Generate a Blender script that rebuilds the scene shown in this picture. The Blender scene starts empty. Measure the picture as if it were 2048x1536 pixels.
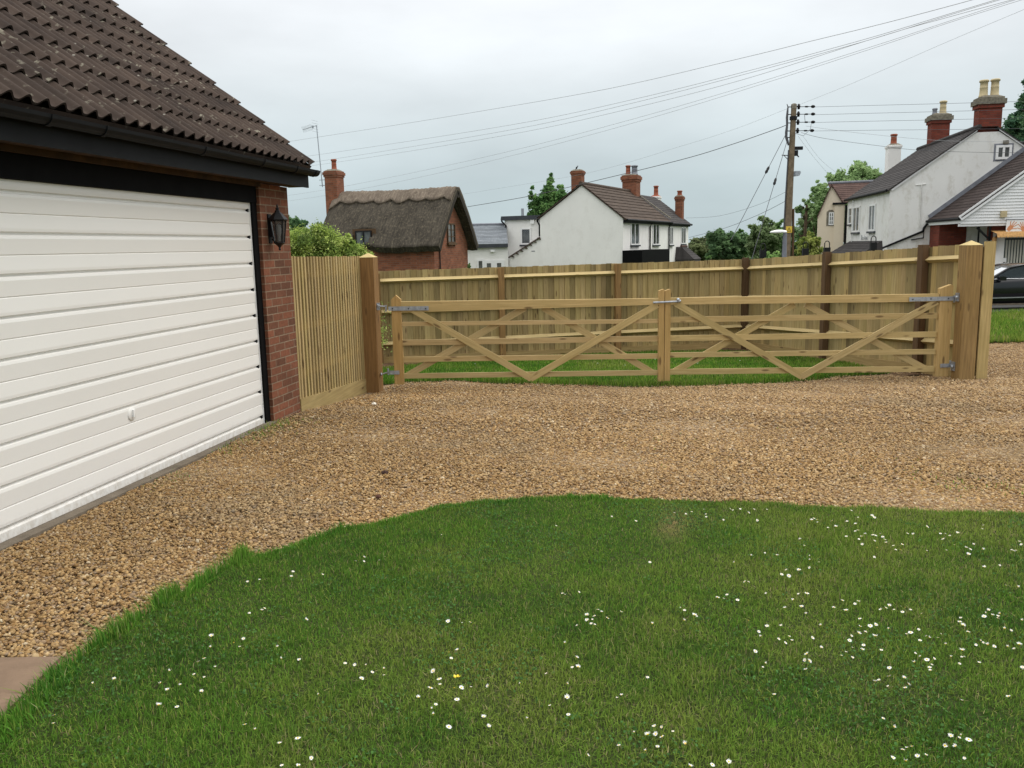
import bpy, math, random
import numpy as np
from mathutils import Vector, Matrix, Euler
R_=math.radians
random.seed(7); RNG=np.random.default_rng(11)
scene=bpy.context.scene; COL=scene.collection
# ------------------------------------------------------------------ camera
FPX=1700.0; TH=R_(9.21); RO=0.021; EYE=Vector((0,0,1.66))
_u0=Vector((0,math.sin(TH),math.cos(TH))); CF=Vector((0,math.cos(TH),-math.sin(TH)))
_c,_s=math.cos(RO),math.sin(RO)
CR=_c*Vector((1,0,0))-_s*_u0; CU=_s*Vector((1,0,0))+_c*_u0
cam_d=bpy.data.cameras.new('camera'); cam=bpy.data.objects.new('camera',cam_d); COL.objects.link(cam)
mw=Matrix((( CR.x,CU.x,-CF.x,EYE.x),(CR.y,CU.y,-CF.y,EYE.y),(CR.z,CU.z,-CF.z,EYE.z),(0,0,0,1)))
cam.matrix_world=mw
cam_d.sensor_width=36; cam_d.lens=36*FPX/2048; cam_d.clip_start=0.05; cam_d.clip_end=2000
scene.camera=cam
scene.render.resolution_x=1024; scene.render.resolution_y=768
# ------------------------------------------------------------------ world, sun, exposure
SUN_EL=R_(50); SUN_AZ=R_(66)      # azimuth clockwise from +Y
w=bpy.data.worlds.new('World'); scene.world=w; w.use_nodes=True
nt=w.node_tree; nt.nodes.clear()
def wn(t,**k):
    n=nt.nodes.new(t)
    for a,b in k.items(): setattr(n,a,b)
    return n
out=wn('ShaderNodeOutputWorld'); add=wn('ShaderNodeAddShader')
sky=wn('ShaderNodeTexSky',sky_type='NISHITA'); sky.sun_disc=False; sky.sun_elevation=SUN_EL; sky.sun_rotation=SUN_AZ
b1=wn('ShaderNodeBackground'); b1.inputs[1].default_value=0.006
b2=wn('ShaderNodeBackground'); b2.inputs[1].default_value=1.0
tc=wn('ShaderNodeTexCoord'); sx=wn('ShaderNodeSeparateXYZ'); rp=wn('ShaderNodeValToRGB')
mp=wn('ShaderNodeMapping'); mp.inputs['Scale'].default_value=(1.6,1.6,5.0)
nz=wn('ShaderNodeTexNoise'); nz.inputs['Scale'].default_value=1.5; nz.inputs['Detail'].default_value=6.0; nz.inputs['Roughness'].default_value=0.5
nt.links.new(tc.outputs['Generated'],sx.inputs[0]); nt.links.new(tc.outputs['Generated'],mp.inputs[0]); nt.links.new(mp.outputs[0],nz.inputs['Vector'])
e=rp.color_ramp.elements
e[0].position=0.0; e[0].color=(0.50,0.60,0.635,1); e[1].position=1.0; e[1].color=(2.15,2.13,2.08,1)
for p,c in ((0.06,(0.53,0.625,0.655)),(0.13,(0.67,0.745,0.77)),(0.20,(0.81,0.855,0.88)),(0.32,(0.93,0.945,0.975)),(0.50,(1.28,1.29,1.3))):
    q=e.new(p); q.color=(*c,1)
nt.links.new(sx.outputs['Z'],rp.inputs[0])
# soft cloud shading
mr=wn('ShaderNodeMapRange'); mr.inputs[1].default_value=0.3; mr.inputs[2].default_value=0.7; mr.inputs[3].default_value=0.86; mr.inputs[4].default_value=1.14
nt.links.new(nz.outputs['Fac'],mr.inputs[0])
vm=wn('ShaderNodeVectorMath',operation='SCALE'); nt.links.new(rp.outputs[0],vm.inputs[0]); nt.links.new(mr.outputs[0],vm.inputs['Scale'])
nt.links.new(vm.outputs[0],b2.inputs[0]); nt.links.new(sky.outputs[0],b1.inputs[0])
nt.links.new(b1.outputs[0],add.inputs[0]); nt.links.new(b2.outputs[0],add.inputs[1]); nt.links.new(add.outputs[0],out.inputs[0])
sd=bpy.data.lights.new('sun','SUN'); sd.energy=1.5; sd.angle=R_(30); sd.color=(1,0.97,0.92)
so=bpy.data.objects.new('sun',sd); COL.objects.link(so)
sdir=Vector((math.sin(SUN_AZ)*math.cos(SUN_EL),math.cos(SUN_AZ)*math.cos(SUN_EL),math.sin(SUN_EL)))
so.rotation_euler=sdir.to_track_quat('Z','Y').to_euler(); so.location=(0,0,30)
scene.view_settings.view_transform='Standard'; scene.view_settings.look='None'
scene.view_settings.exposure=0.0; scene.view_settings.gamma=1.0; scene.view_settings.use_curve_mapping=False
# ------------------------------------------------------------------ geometry of sight lines (pixels of the 2048x1536 photo)
def ray(u,v): return CF+(u-1024)/FPX*CR-(v-768)/FPX*CU
def atY(u,v,y): d=ray(u,v); return EYE+d*(y/d.y)
def atZ(u,v,z): d=ray(u,v); return EYE+d*((z-EYE.z)/d.z)
_ZY=[(-50,0),(0,0),(8.0,0),(9,-.06),(11.4,-.262),(15.6,-.45),(17,-.48),(22,-.60),(27,-.66),(36,-1.1),(48,-1.7),(70,-2.2),(150,-2.6),(600,-3)]
_ZA=np.array([a for a,_ in _ZY],float); _ZB=np.array([b for _,b in _ZY],float)
def zg(y): return float(np.interp(y,_ZA,_ZB))
def zgs(y): return np.interp(y,_ZA,_ZB)
def onground(u,v,h=0.0):
    z=0.0
    for _ in range(30):
        p=atZ(u,v,z+h); z=z*.5+zg(p.y)*.5
    return p
# ------------------------------------------------------------------ materials
class MT:
    def __init__(s,name):
        s.m=bpy.data.materials.new(name); s.m.use_nodes=True; s.t=s.m.node_tree
        s.b=s.t.nodes['Principled BSDF']; s.o=s.t.nodes['Material Output']; s._c={}
    def n(s,t,**k):
        n=s.t.nodes.new(t)
        for a,b in k.items(): setattr(n,a,b)
        return n
    def l(s,a,b): s.t.links.new(a,b)
    def co(s,kind='Object',scale=(1,1,1),rot=(0,0,0)):
        if 'tc' not in s._c: s._c['tc']=s.n('ShaderNodeTexCoord')
        m=s.n('ShaderNodeMapping'); m.inputs['Scale'].default_value=scale; m.inputs['Rotation'].default_value=rot
        s.l(s._c['tc'].outputs[kind],m.inputs[0]); return m.outputs[0]
    def noise(s,vec,scale,detail=4,rough=.55,out='Fac'):
        n=s.n('ShaderNodeTexNoise'); n.inputs['Scale'].default_value=scale; n.inputs['Detail'].default_value=detail; n.inputs['Roughness'].default_value=rough
        s.l(vec,n.inputs['Vector']); return n.outputs[out]
    def voro(s,vec,scale,out='Distance',feature='F1'):
        n=s.n('ShaderNodeTexVoronoi',feature=feature); n.inputs['Scale'].default_value=scale; s.l(vec,n.inputs['Vector']); return n.outputs[out]
    def ramp(s,fac,stops):
        r=s.n('ShaderNodeValToRGB'); e=r.color_ramp.elements
        for i,(p,c) in enumerate(stops):
            if not isinstance(c,tuple): c=(c,c,c)
            q=e[i] if i<2 else e.new(p)
            q.position=p; q.color=(*c,1)
        s.l(fac,r.inputs[0]); return r.outputs[0]
    def mix(s,f,a,b,mode='MIX'):
        m=s.n('ShaderNodeMix',data_type='RGBA',blend_type=mode)
        for i,v in ((0,f),(6,a),(7,b)):
            if isinstance(v,bpy.types.NodeSocket): s.l(v,m.inputs[i])
            elif i==0: m.inputs[0].default_value=v
            else: m.inputs[i].default_value=(*v,1) if isinstance(v,tuple) else (v,v,v,1)
        return m.outputs[2]
    def attr(s,name='col'):
        a=s.n('ShaderNodeAttribute'); a.attribute_name=name; return a.outputs['Color']
    def base(s,c): 
        if isinstance(c,tuple): s.b.inputs['Base Color'].default_value=(*c,1)
        else: s.l(c,s.b.inputs['Base Color'])
    def bump(s,h,strength=.4,dist=.01):
        b=s.n('ShaderNodeBump'); b.inputs['Strength'].default_value=strength; b.inputs['Distance'].default_value=dist
        s.l(h,b.inputs['Height']); s.l(b.outputs[0],s.b.inputs['Normal'])
    def fin(s,rough=.8,metal=0,spec=.3):
        s.b.inputs['Roughness'].default_value=rough; s.b.inputs['Metallic'].default_value=metal; s.b.inputs['Specular IOR Level'].default_value=spec
        return s.m
MATS={}
def wood(name,base,dark,rough=.8):
    m=MT(name); v=m.co('UV',(2.0,38,1)); g=m.noise(v,1.0,5,.65); v2=m.co('UV',(1.2,5,1)); b=m.noise(v2,1.3,3)
    c=m.mix(m.ramp(g,[(.3,0.0),(.72,1.0)]),dark,base)
    c=m.mix(m.ramp(b,[(.3,.5),(.6,0.0)]),c,(base[0]*.60,base[1]*.60,base[2]*.50)); g3=m.noise(m.co('UV',(.7,16,1)),2.3,4,.7); c=m.mix(m.ramp(g3,[(.56,0.0),(.72,.45)]),c,(base[0]*.5,base[1]*.55,base[2]*.5))
    kv=m.co('UV',(2.4,9,1)); k=m.voro(kv,1.0); kn=m.ramp(k,[(.0,1.0),(.10,.9),(.17,0.0)])
    c=m.mix(m.mix(1.0,kn,(.75,.75,.75),'MULTIPLY'),c,(.085,.045,.018))
    c=m.mix(1.0,c,m.attr(),'MULTIPLY'); m.base(c); m.bump(g,.25,.004); return m.fin(rough)
MATS['board']=wood('treated_board_wood',(.47,.355,.165),(.26,.185,.078))
MATS['gate']=wood('fresh_gate_wood',(.56,.42,.205),(.38,.27,.115))
MATS['rail']=wood('pale_sawn_rail_wood',(.60,.47,.25),(.44,.33,.16))
MATS['post']=wood('brown_treated_post_wood',(.29,.17,.065),(.13,.07,.026))
MATS['darkpost']=wood('dark_stained_post_wood',(.13,.075,.035),(.06,.034,.018))
def paint(name,c,rough=.5,spec=.4,var=.12,vs=1.5,dirt=None,bump=0,metal=0):
    m=MT(name); v=m.co('Object'); n=m.noise(v,vs,5,.6)
    lo=tuple(x*(1-var) for x in c); hi=tuple(min(1,x*(1+var*.6)) for x in c)
    k=m.ramp(n,[(.3,lo),(.7,hi)])
    if dirt: 
        d=m.noise(m.co('Object',(.9,.9,.6)),1.9,6,.75); k=m.mix(m.ramp(d,[(.50,0.0),(.66,dirt[1])]),k,dirt[0])
    m.base(k)
    if bump: m.bump(m.noise(v,60,3),bump,.004)
    return m.fin(rough,metal,spec)
m=MT('white_enamelled_steel'); v=m.co('Object'); c=m.ramp(m.noise(v,.8,4),[(.3,(.75,.735,.695)),(.7,(.78,.765,.73))])
sz=m.n('ShaderNodeSeparateXYZ'); m.l(v,sz.inputs[0]); low=m.ramp(sz.outputs[2],[(.02,.42),(.14,0.0)]); dn=m.ramp(m.noise(m.co('Object',(1,1,.6)),22,5,.7),[(.44,0.0),(.66,1.0)])
m.base(m.mix(m.mix(1.0,low,dn,'MULTIPLY'),c,(.36,.29,.20))); MATS['door']=m.fin(.38,0,.45)
MATS['black']=paint('black_painted_timber',(.006,.006,.0065),.7,.06,.3,6)
MATS['blackmetal']=paint('black_iron',(.008,.008,.009),.5,.25,.3,9)
MATS['blackplastic']=paint('black_plastic_gutter',(.009,.0095,.0105),.55,.12,.3,4)
MATS['soffit']=paint('brown_stained_soffit',(.06,.03,.012),.7,.2,.5,7)
MATS['galv']=paint('galvanised_steel',(.38,.41,.45),.45,.5,.3,25,metal=.55)
MATS['white']=paint('white_painted_render',(.85,.84,.81),.85,.2,.05,.7,((.66,.64,.60),.35),.3)
MATS['whiteold']=paint('weathered_white_render',(.78,.775,.75),.88,.2,.06,.5,((.50,.47,.40),.6),.3)
MATS['cream']=paint('cream_painted_render',(.74,.64,.50),.85,.2,.05,.7,((.62,.53,.42),.4),.3)
MATS['upvc']=paint('white_window_frame',(.82,.82,.81),.4,.4,.02,2)
MATS['lead']=paint('grey_lead',(.20,.21,.24),.6,.3,.25,4)
MATS['dgrey']=paint('dark_grey_painted_fascia',(.05,.055,.065),.5,.3,.2,3)
MATS['terracotta']=paint('terracotta_clay',(.30,.095,.055),.8,.2,.25,9)
MATS['buff']=paint('buff_clay',(.52,.43,.26),.8,.2,.15,9)
MATS['mortar']=paint('mossy_mortar',(.21,.19,.15),.95,.1,.5,9,bump=.8)
MATS['concrete']=paint('grey_brown_concrete',(.17,.14,.105),.92,.15,.3,7,bump=.8)
MATS['slab']=paint('tan_paving_stone',(.21,.145,.098),.9,.15,.18,7,bump=.6)
MATS['yellow']=paint('yellow_sign_plate',(.75,.52,.06),.5,.4,.05)
MATS['blackink']=paint('black_sign_ink',(.02,.02,.02),.6,.3,.0)
MATS['greyink']=paint('faded_grey_lettering',(.52,.53,.53),.7,.3,.0)
MATS['skin']=paint('orange_brown_sign_ink',(.62,.27,.13),.6,.3,.15,20)
MATS['awning']=paint('orange_striped_awning_cloth',(.55,.31,.12),.8,.2,.3,14)
MATS['blind']=paint('pale_fabric_blind',(.50,.49,.42),.8,.2,.1)
MATS['tarmac']=paint('grey_asphalt',(.06,.06,.06),.9,.2,.2,12,bump=.5)
MATS['cable']=paint('grey_cable',(.10,.10,.11),.6,.2,.0)
MATS['cablepale']=paint('weathered_aluminium_cable',(.36,.37,.39),.6,.3,.0)
MATS['bark']=paint('brown_bark',(.10,.075,.05),.95,.1,.4,12,bump=1)
MATS['polewood']=paint('weathered_pole_wood',(.20,.155,.105),.9,.15,.35,5,bump=.6)
MATS['boardwhite']=paint('white_weatherboard',(.78,.78,.78),.6,.3,.04,2)
MATS['carpaint']=paint('black_car_paint',(.008,.008,.010),.12,.6,.0)
MATS['tyre']=paint('black_rubber',(.02,.02,.02),.85,.2,.1)
MATS['alloy']=paint('silver_alloy',(.5,.5,.52),.3,.5,.0,metal=.9)
MATS['petal']=paint('white_petal',(.86,.86,.84),.7,.2,.02)
MATS['pollen']=paint('yellow_flower_centre',(.75,.50,.03),.8,.2,.1)
MATS['butter']=paint('glossy_yellow_petal',(.85,.62,.02),.35,.5,.03)
MATS['stem']=paint('green_flower_stem',(.10,.20,.03),.7,.2,.1)
m=MT('window_glass_dark'); v=m.co('Object',(1.4,1.4,.8)); m.base(m.ramp(m.noise(v,1.5,2),[(.4,(.018,.022,.024)),(.62,(.12,.13,.125))])); MATS['glass']=m.fin(.08,0,.6)
m=MT('clear_lantern_glass'); m.base((.22,.22,.21)); m.b.inputs['Transmission Weight'].default_value=.8; m.b.inputs['IOR'].default_value=1.2; MATS['lantern']=m.fin(.12)
m=MT('car_glass'); m.base((.10,.13,.14)); m.b.inputs['Transmission Weight'].default_value=.75; m.b.inputs['IOR'].default_value=1.15; MATS['carglass']=m.fin(.03)
def brick(name,c1,c2,mo,bump=.6,scale=1.0,dirt=.25):
    m=MT(name); t=m.n('ShaderNodeTexCoord'); so=m.n('ShaderNodeSeparateXYZ'); sn=m.n('ShaderNodeSeparateXYZ')
    m.l(t.outputs['Object'],so.inputs[0]); m.l(t.outputs['Normal'],sn.inputs[0])
    ab=m.n('ShaderNodeMath',operation='ABSOLUTE'); m.l(sn.outputs[0],ab.inputs[0])
    gt=m.n('ShaderNodeMath',operation='GREATER_THAN'); m.l(ab.outputs[0],gt.inputs[0]); gt.inputs[1].default_value=.6
    mx=m.n('ShaderNodeMix',data_type='FLOAT'); m.l(gt.outputs[0],mx.inputs[0]); m.l(so.outputs[0],mx.inputs[2]); m.l(so.outputs[1],mx.inputs[3])
    cb=m.n('ShaderNodeCombineXYZ'); m.l(mx.outputs[0],cb.inputs[0]); m.l(so.outputs[2],cb.inputs[1])
    def bt(a,b,mm):
        k=m.n('ShaderNodeTexBrick'); m.l(cb.outputs[0],k.inputs['Vector'])
        k.inputs['Color1'].default_value=(*a,1); k.inputs['Color2'].default_value=(*b,1); k.inputs['Mortar'].default_value=(*mm,1)
        k.inputs['Scale'].default_value=1; k.inputs['Mortar Size'].default_value=.0065*scale; k.inputs['Mortar Smooth'].default_value=.25; k.inputs['Bias'].default_value=0
        k.inputs['Brick Width'].default_value=.225*scale; k.inputs['Row Height'].default_value=.075*scale; return k
    k=bt(c1,c2,mo); c=k.outputs[0]
    v=cb.outputs[0]; big=m.noise(v,2.1,4); fine=m.noise(v,30,3)
    c=m.mix(m.ramp(big,[(.42,0.0),(.62,dirt)]),c,tuple(x*.35 for x in c1))
    c=m.mix(.35,c,m.ramp(fine,[(.3,.25),(.7,1.0)]),'MULTIPLY')
    m.base(c); inv=m.n('ShaderNodeMath',operation='SUBTRACT'); inv.inputs[0].default_value=1; m.l(k.outputs['Fac'],inv.inputs[1])
    ad=m.n('ShaderNodeMath',operation='MULTIPLY_ADD'); m.l(fine,ad.inputs[0]); ad.inputs[1].default_value=.3; m.l(inv.outputs[0],ad.inputs[2])
    m.bump(ad.outputs[0],bump,.008); return m.fin(.9,0,.15)
MATS['brick']=brick('garage_red_brick',(.26,.10,.056),(.13,.062,.038),(.28,.20,.135),.7,1.0,.3)
MATS['brickold']=brick('old_orange_brick',(.33,.125,.068),(.20,.078,.046),(.22,.15,.11),.5,1.25)
MATS['brickred']=brick('deep_red_brick',(.27,.066,.042),(.17,.046,.034),(.13,.075,.055),.5,1.25)
def tilemat(name,a,b,lich,ls=.35):
    m=MT(name); v=m.co('UV'); n=m.noise(v,1.6,5,.65); st=m.noise(m.co('UV',(22,1.2,1)),1,3)
    c=m.ramp(n,[(.3,a),(.7,b)]); c=m.mix(.5,c,m.ramp(st,[(.3,.45),(.7,1.0)]),'MULTIPLY')
    sp=m.noise(v,16,3,.6); sm=m.noise(v,1.1,2); mask=m.mix(1.0,m.ramp(sp,[(.60,0.0),(.68,1.0)]),m.ramp(sm,[(.42,0.0),(.6,ls)]),'MULTIPLY')
    c=m.mix(mask,c,lich); vs=m.ramp(m.voro(v,6.5),[(.0,1.0),(.045,.8),(.07,0.0)]); c=m.mix(m.mix(1.0,vs,.6,'MULTIPLY'),c,(.42,.40,.34))
    c=m.mix(1.0,c,m.attr(),'MULTIPLY'); m.base(c); m.bump(m.noise(v,45,3),.5,.004); return m.fin(.92,0,.15)
MATS['gtile']=tilemat('brown_concrete_roof_tile',(.034,.025,.021),(.090,.064,.050),(.28,.26,.20),.8)
MATS['htile']=tilemat('brown_house_roof_tile',(.07,.052,.042),(.125,.095,.075),(.24,.21,.16))
MATS['slate']=tilemat('grey_roof_slate',(.042,.038,.038),(.085,.078,.075),(.18,.17,.14))
MATS['shoptile']=tilemat('dark_brown_shop_roof_tile',(.038,.028,.026),(.072,.055,.05),(.14,.12,.1))
MATS['slateblue']=tilemat('blue_grey_roof_slate',(.16,.18,.20),(.26,.28,.30),(.3,.3,.28),.2)
MATS['redtile']=tilemat('worn_red_roof_tile',(.085,.055,.048),(.15,.095,.08),(.24,.2,.17))
def thatch(name,a,b,pale):
    m=MT(name); v=m.co('UV',(26,2.2,1)); n=m.noise(v,1,5,.7); w2=m.noise(m.co('UV'),1.3,4); w3=m.noise(m.co('UV',(1,1,1)),9,4,.7)
    c=m.ramp(n,[(.3,a),(.72,b)]); c=m.mix(m.ramp(w2,[(.4,0.0),(.7,.5)]),c,tuple(x*.5 for x in a))
    c=m.mix(m.ramp(w3,[(.52,0.0),(.76,.55)]),c,pale); m.base(c); m.bump(n,.9,.03); return m.fin(.97,0,.1)
MATS['thatch']=thatch('dark_weathered_thatch',(.026,.023,.020),(.115,.099,.075),(.26,.22,.15))
MATS['thatchcap']=thatch('pale_ridge_thatch',(.085,.066,.052),(.27,.22,.17),(.42,.36,.26))
def foliage(name,a,b,c3=None):
    m=MT(name); m.base(m.mix(1.0,m.attr(),(1.0,1.0,1.0),'MULTIPLY'))
    m.b.inputs['Transmission Weight'].default_value=0
    # thin-leaf translucency
    tr=m.n('ShaderNodeBsdfTranslucent'); mx=m.n('ShaderNodeMixShader'); mx.inputs[0].default_value=.4
    m.l(m.attr(),tr.inputs[0]); m.l(m.b.outputs[0],mx.inputs[1]); m.l(tr.outputs[0],mx.inputs[2]); m.l(mx.outputs[0],m.o.inputs[0])
    return m.fin(.85,0,.06)
MATS['leaf']=foliage('leaf_surface',0,0); MATS['blade']=foliage('grass_blade_surface',0,0)
m=MT('gravel_stone_surface'); c=m.attr(); n=m.noise(m.co('Object'),70,3); m.base(m.mix(.45,c,m.ramp(n,[(.3,.5),(.7,1.0)]),'MULTIPLY')); MATS['stone']=m.fin(.85,0,.25)
m=MT('gravel_bed_surface'); v=m.co('Object'); cl=m.voro(v,55,'Color'); d=m.voro(v,55)
sp=m.n('ShaderNodeSeparateXYZ'); m.l(cl,sp.inputs[0])
c=m.ramp(sp.outputs[0],[(.0,(.19,.125,.065)),(.5,(.34,.235,.13)),(1.0,(.50,.39,.25))]); c=m.mix(m.ramp(d,[(.45,0.0),(.75,.6)]),c,(.12,.075,.04))
c=m.mix(m.ramp(m.noise(v,.8,4),[(.4,0.0),(.7,.3)]),c,(.14,.085,.045)); m.base(c)
iv=m.n('ShaderNodeMath',operation='SUBTRACT'); iv.inputs[0].default_value=1; m.l(d,iv.inputs[1]); m.bump(iv.outputs[0],.9,.02); MATS['gravel']=m.fin(.9,0,.2)
m=MT('soil_and_turf_surface'); v=m.co('Object'); m.base(m.mix(m.ramp(m.noise(v,3.2,5),[(.35,0.0),(.65,1.0)]),(.028,.040,.012),(.045,.058,.018))); m.bump(m.noise(v,50,3),.8,.02); MATS['turf']=m.fin(.95,0,.1)
m=MT('brown_bare_soil'); v=m.co('Object'); m.base(m.ramp(m.noise(v,6,6,.7),[(.3,(.07,.04,.022)),(.7,(.19,.12,.07))])); m.bump(m.noise(v,25,4),1,.04); MATS['soil']=m.fin(.95,0,.1)
m=MT('rough_grass_ground'); v=m.co('Object'); m.base(m.ramp(m.noise(v,1.2,6,.7),[(.3,(.035,.06,.015)),(.7,(.08,.12,.03))])); m.bump(m.noise(v,30,3),1,.04); MATS['ground']=m.fin(.95,0,.1)
# ------------------------------------------------------------------ mesh helpers
def vec(p): return Vector(p)
class MB:
    def __init__(s): s.v=[]; s.f=[]; s.uv=[]; s.c=[]; s.mi=[]; s.sm=[]
    def poly(s,pts,uv=None,c=(1,1,1),mi=0,sm=False):
        i=len(s.v); s.v+= [tuple(p) for p in pts]; s.c+=[c]*len(pts); s.f.append(tuple(range(i,i+len(pts))))
        s.uv+= uv if uv else [(p[0],p[1]) for p in pts]; s.mi.append(mi); s.sm.append(sm)
    def grid(s,rows,uvf=None,c=(1,1,1),mi=0,sm=True,closed=False):
        i=len(s.v); n=len(rows[0])
        for r in rows: s.v+=[tuple(p) for p in r]; s.c+=[c]*n
        for a in range(len(rows)-1):
            for b in range(n-(0 if closed else 1)):
                b2=(b+1)%n; s.f.append((i+a*n+b,i+a*n+b2,i+(a+1)*n+b2,i+(a+1)*n+b))
                if uvf: s.uv+=[uvf(a,b),uvf(a,b+1),uvf(a+1,b+1),uvf(a+1,b)]
                else: s.uv+=[(b/n,a*.1),((b+1)/n,a*.1),((b+1)/n,(a+1)*.1),(b/n,(a+1)*.1)]
                s.mi.append(mi); s.sm.append(sm)
    def obox(s,o,a,b,d,c=(1,1,1),mi=0,taper=None):
        """box from corner o along edge vectors a,b,d; uv u runs along the longest"""
        o,a,b,d=map(vec,(o,a,b,d))
        L=sorted([a,b,d],key=lambda q:-q.length); ru=random.uniform(0,50); rv=random.uniform(0,50)
        U=L[0].normalized(); V=L[1].normalized(); W=L[2].normalized()
        P=[o,o+a,o+a+b,o+b,o+d,o+a+d,o+a+b+d,o+b+d]
        fl=a.cross(b).dot(d)<0
        for q in ((0,3,2,1),(4,5,6,7),(0,1,5,4),(1,2,6,5),(2,3,7,6),(3,0,4,7)):
            q=q[::-1] if fl else q
            pts=[P[k] for k in q]
            s.poly(pts,[(ru+(p-o).dot(U),rv+(p-o).dot(V)+(p-o).dot(W)) for p in pts],c,mi)
    def box(s,x0,x1,y0,y1,z0,z1,c=(1,1,1),mi=0): s.obox((x0,y0,z0),(x1-x0,0,0),(0,y1-y0,0),(0,0,z1-z0),c,mi)
    def bar(s,p,q,w,t,side=(0,0,1),c=(1,1,1),mi=0):
        """bar from p to q, width w along side, thickness t across"""
        p,q=vec(p),vec(q); d=q-p; sd=vec(side); sd=(sd-d*(sd.dot(d)/d.dot(d))).normalized(); n=d.normalized().cross(sd)
        s.obox(p-sd*w/2-n*t/2,d,sd*w,n*t,c,mi)
    def tube(s,pts,r,n=8,c=(1,1,1),mi=0,cap=True):
        pts=[vec(p) for p in pts]; rr=r if isinstance(r,(list,tuple)) else [r]*len(pts); rows=[]
        for k,p in enumerate(pts):
            d=(pts[min(k+1,len(pts)-1)]-pts[max(k-1,0)]).normalized()
            a=d.cross(Vector((0,0,1)) if abs(d.z)<.9 else Vector((1,0,0))).normalized(); b=d.cross(a)
            rows.append([p+(a*math.cos(t)+b*math.sin(t))*rr[k] for t in [2*math.pi*j/n for j in range(n)]])
        L=[0]
        for k in range(1,len(pts)): L.append(L[-1]+(pts[k]-pts[k-1]).length)
        s.grid(rows,lambda a,b:(L[a],b/n*6.28*rr[a]),c,mi,True,True)
        if cap: s.poly(rows[0][::-1],None,c,mi); s.poly(rows[-1],None,c,mi)
    def lathe(s,o,prof,n=16,axis=(0,0,1),c=(1,1,1),mi=0,sm=True):
        o=vec(o); ax=vec(axis).normalized(); a=ax.cross(Vector((0,0,1)) if abs(ax.z)<.9 else Vector((1,0,0))).normalized(); b=ax.cross(a)
        rows=[[o+ax*z+(a*math.cos(t)+b*math.sin(t))*r for t in [2*math.pi*j/n for j in range(n)]] for r,z in prof]
        s.grid(rows,lambda i,j:(j/n*2*math.pi*max(prof[i][0],.01),prof[i][1]),c,mi,sm,True)
        if prof[0][0]>1e-4: s.poly(rows[0][::-1],None,c,mi)
        if prof[-1][0]>1e-4: s.poly(rows[-1],None,c,mi)
    def prism(s,pts,d,c=(1,1,1),mi=0):
        """polygon pts (3D) pushed along d"""
        pts=[vec(p) for p in pts]; d=vec(d); q=[p+d for p in pts]; nrm=Vector((0,0,0))
        for i in range(len(pts)): nrm+=pts[i].cross(pts[(i+1)%len(pts)])
        if nrm.dot(d)>0: pts=pts[::-1]; q=q[::-1]
        s.poly(pts,[(p.x+p.y,p.z) for p in pts],c,mi); s.poly(q[::-1],[(p.x+p.y,p.z) for p in q[::-1]],c,mi)
        n=len(pts)
        for i in range(n):
            j=(i+1)%n; s.poly([pts[j],pts[i],q[i],q[j]],[(pts[j].x+pts[j].y,pts[j].z),(pts[i].x+pts[i].y,pts[i].z),(q[i].x+q[i].y,q[i].z),(q[j].x+q[j].y,q[j].z)],c,mi)
    def build(s,name,mats,parent=None,bevel=0):
        me=bpy.data.meshes.new(name); me.from_pydata(s.v,[],s.f)
        for m_ in (mats if isinstance(mats,(list,tuple)) else [mats]): me.materials.append(MATS[m_] if isinstance(m_,str) else m_)
        uvl=me.uv_layers.new(name='UVMap'); uvl.data.foreach_set('uv',[x for p in s.uv for x in p])
        ca=me.color_attributes.new('col','FLOAT_COLOR','POINT'); ca.data.foreach_set('color',[x for c in s.c for x in (*c,1)])
        me.polygons.foreach_set('material_index',s.mi); me.polygons.foreach_set('use_smooth',s.sm); me.update()
        o=bpy.data.objects.new(name,me); COL.objects.link(o)
        if parent: o.parent=parent
        if bevel:
            bv=o.modifiers.new('bevel','BEVEL'); bv.width=bevel; bv.segments=2; bv.limit_method='ANGLE'
        return o
def tag(o,label=None,cat=None,group=None,kind=None):
    for k,v in (('label',label),('category',cat),('group',group),('kind',kind)):
        if v: o[k]=v
    return o
def thing(name,label,cat,loc=(0,0,0),rz=0,group=None):
    o=bpy.data.objects.new(name,None); COL.objects.link(o); o.location=loc; o.rotation_euler=(0,0,rz); o.empty_display_size=.2
    return tag(o,label,cat,group)
def struct(o): o['kind']='structure'; return o
def scatter(name,tv,tf,M,P,colors,mats,parent=None,smooth=False):
    """one mesh holding many small transformed copies of a template (stuff / foliage)"""
    tv=np.array(tv,np.float32); tf=np.array(tf,np.int32); m=len(P); nv=len(tv); nf,k=tf.shape
    V=(np.einsum('mij,nj->mni',M,tv)+P[:,None,:]).reshape(-1,3).astype(np.float32)
    Fi=(tf[None]+(np.arange(m,dtype=np.int32)*nv)[:,None,None]).reshape(-1)
    me=bpy.data.meshes.new(name); me.vertices.add(len(V)); me.vertices.foreach_set('co',V.ravel())
    me.loops.add(len(Fi)); me.loops.foreach_set('vertex_index',Fi); me.polygons.add(m*nf)
    me.polygons.foreach_set('loop_start',np.arange(0,m*nf*k,k,dtype=np.int32)); me.polygons.foreach_set('loop_total',np.full(m*nf,k,np.int32))
    me.update(calc_edges=True)
    if smooth: me.polygons.foreach_set('use_smooth',np.ones(m*nf,bool))
    for q in mats: me.materials.append(MATS[q])
    C=np.ones((m,nv,4),np.float32); C[:,:,:3]=colors[:,None,:] if colors.ndim==2 else colors
    ca=me.color_attributes.new('col','FLOAT_COLOR','POINT'); ca.data.foreach_set('color',C.ravel())
    o=bpy.data.objects.new(name,me); COL.objects.link(o)
    if parent: o.parent=parent
    return o
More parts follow.
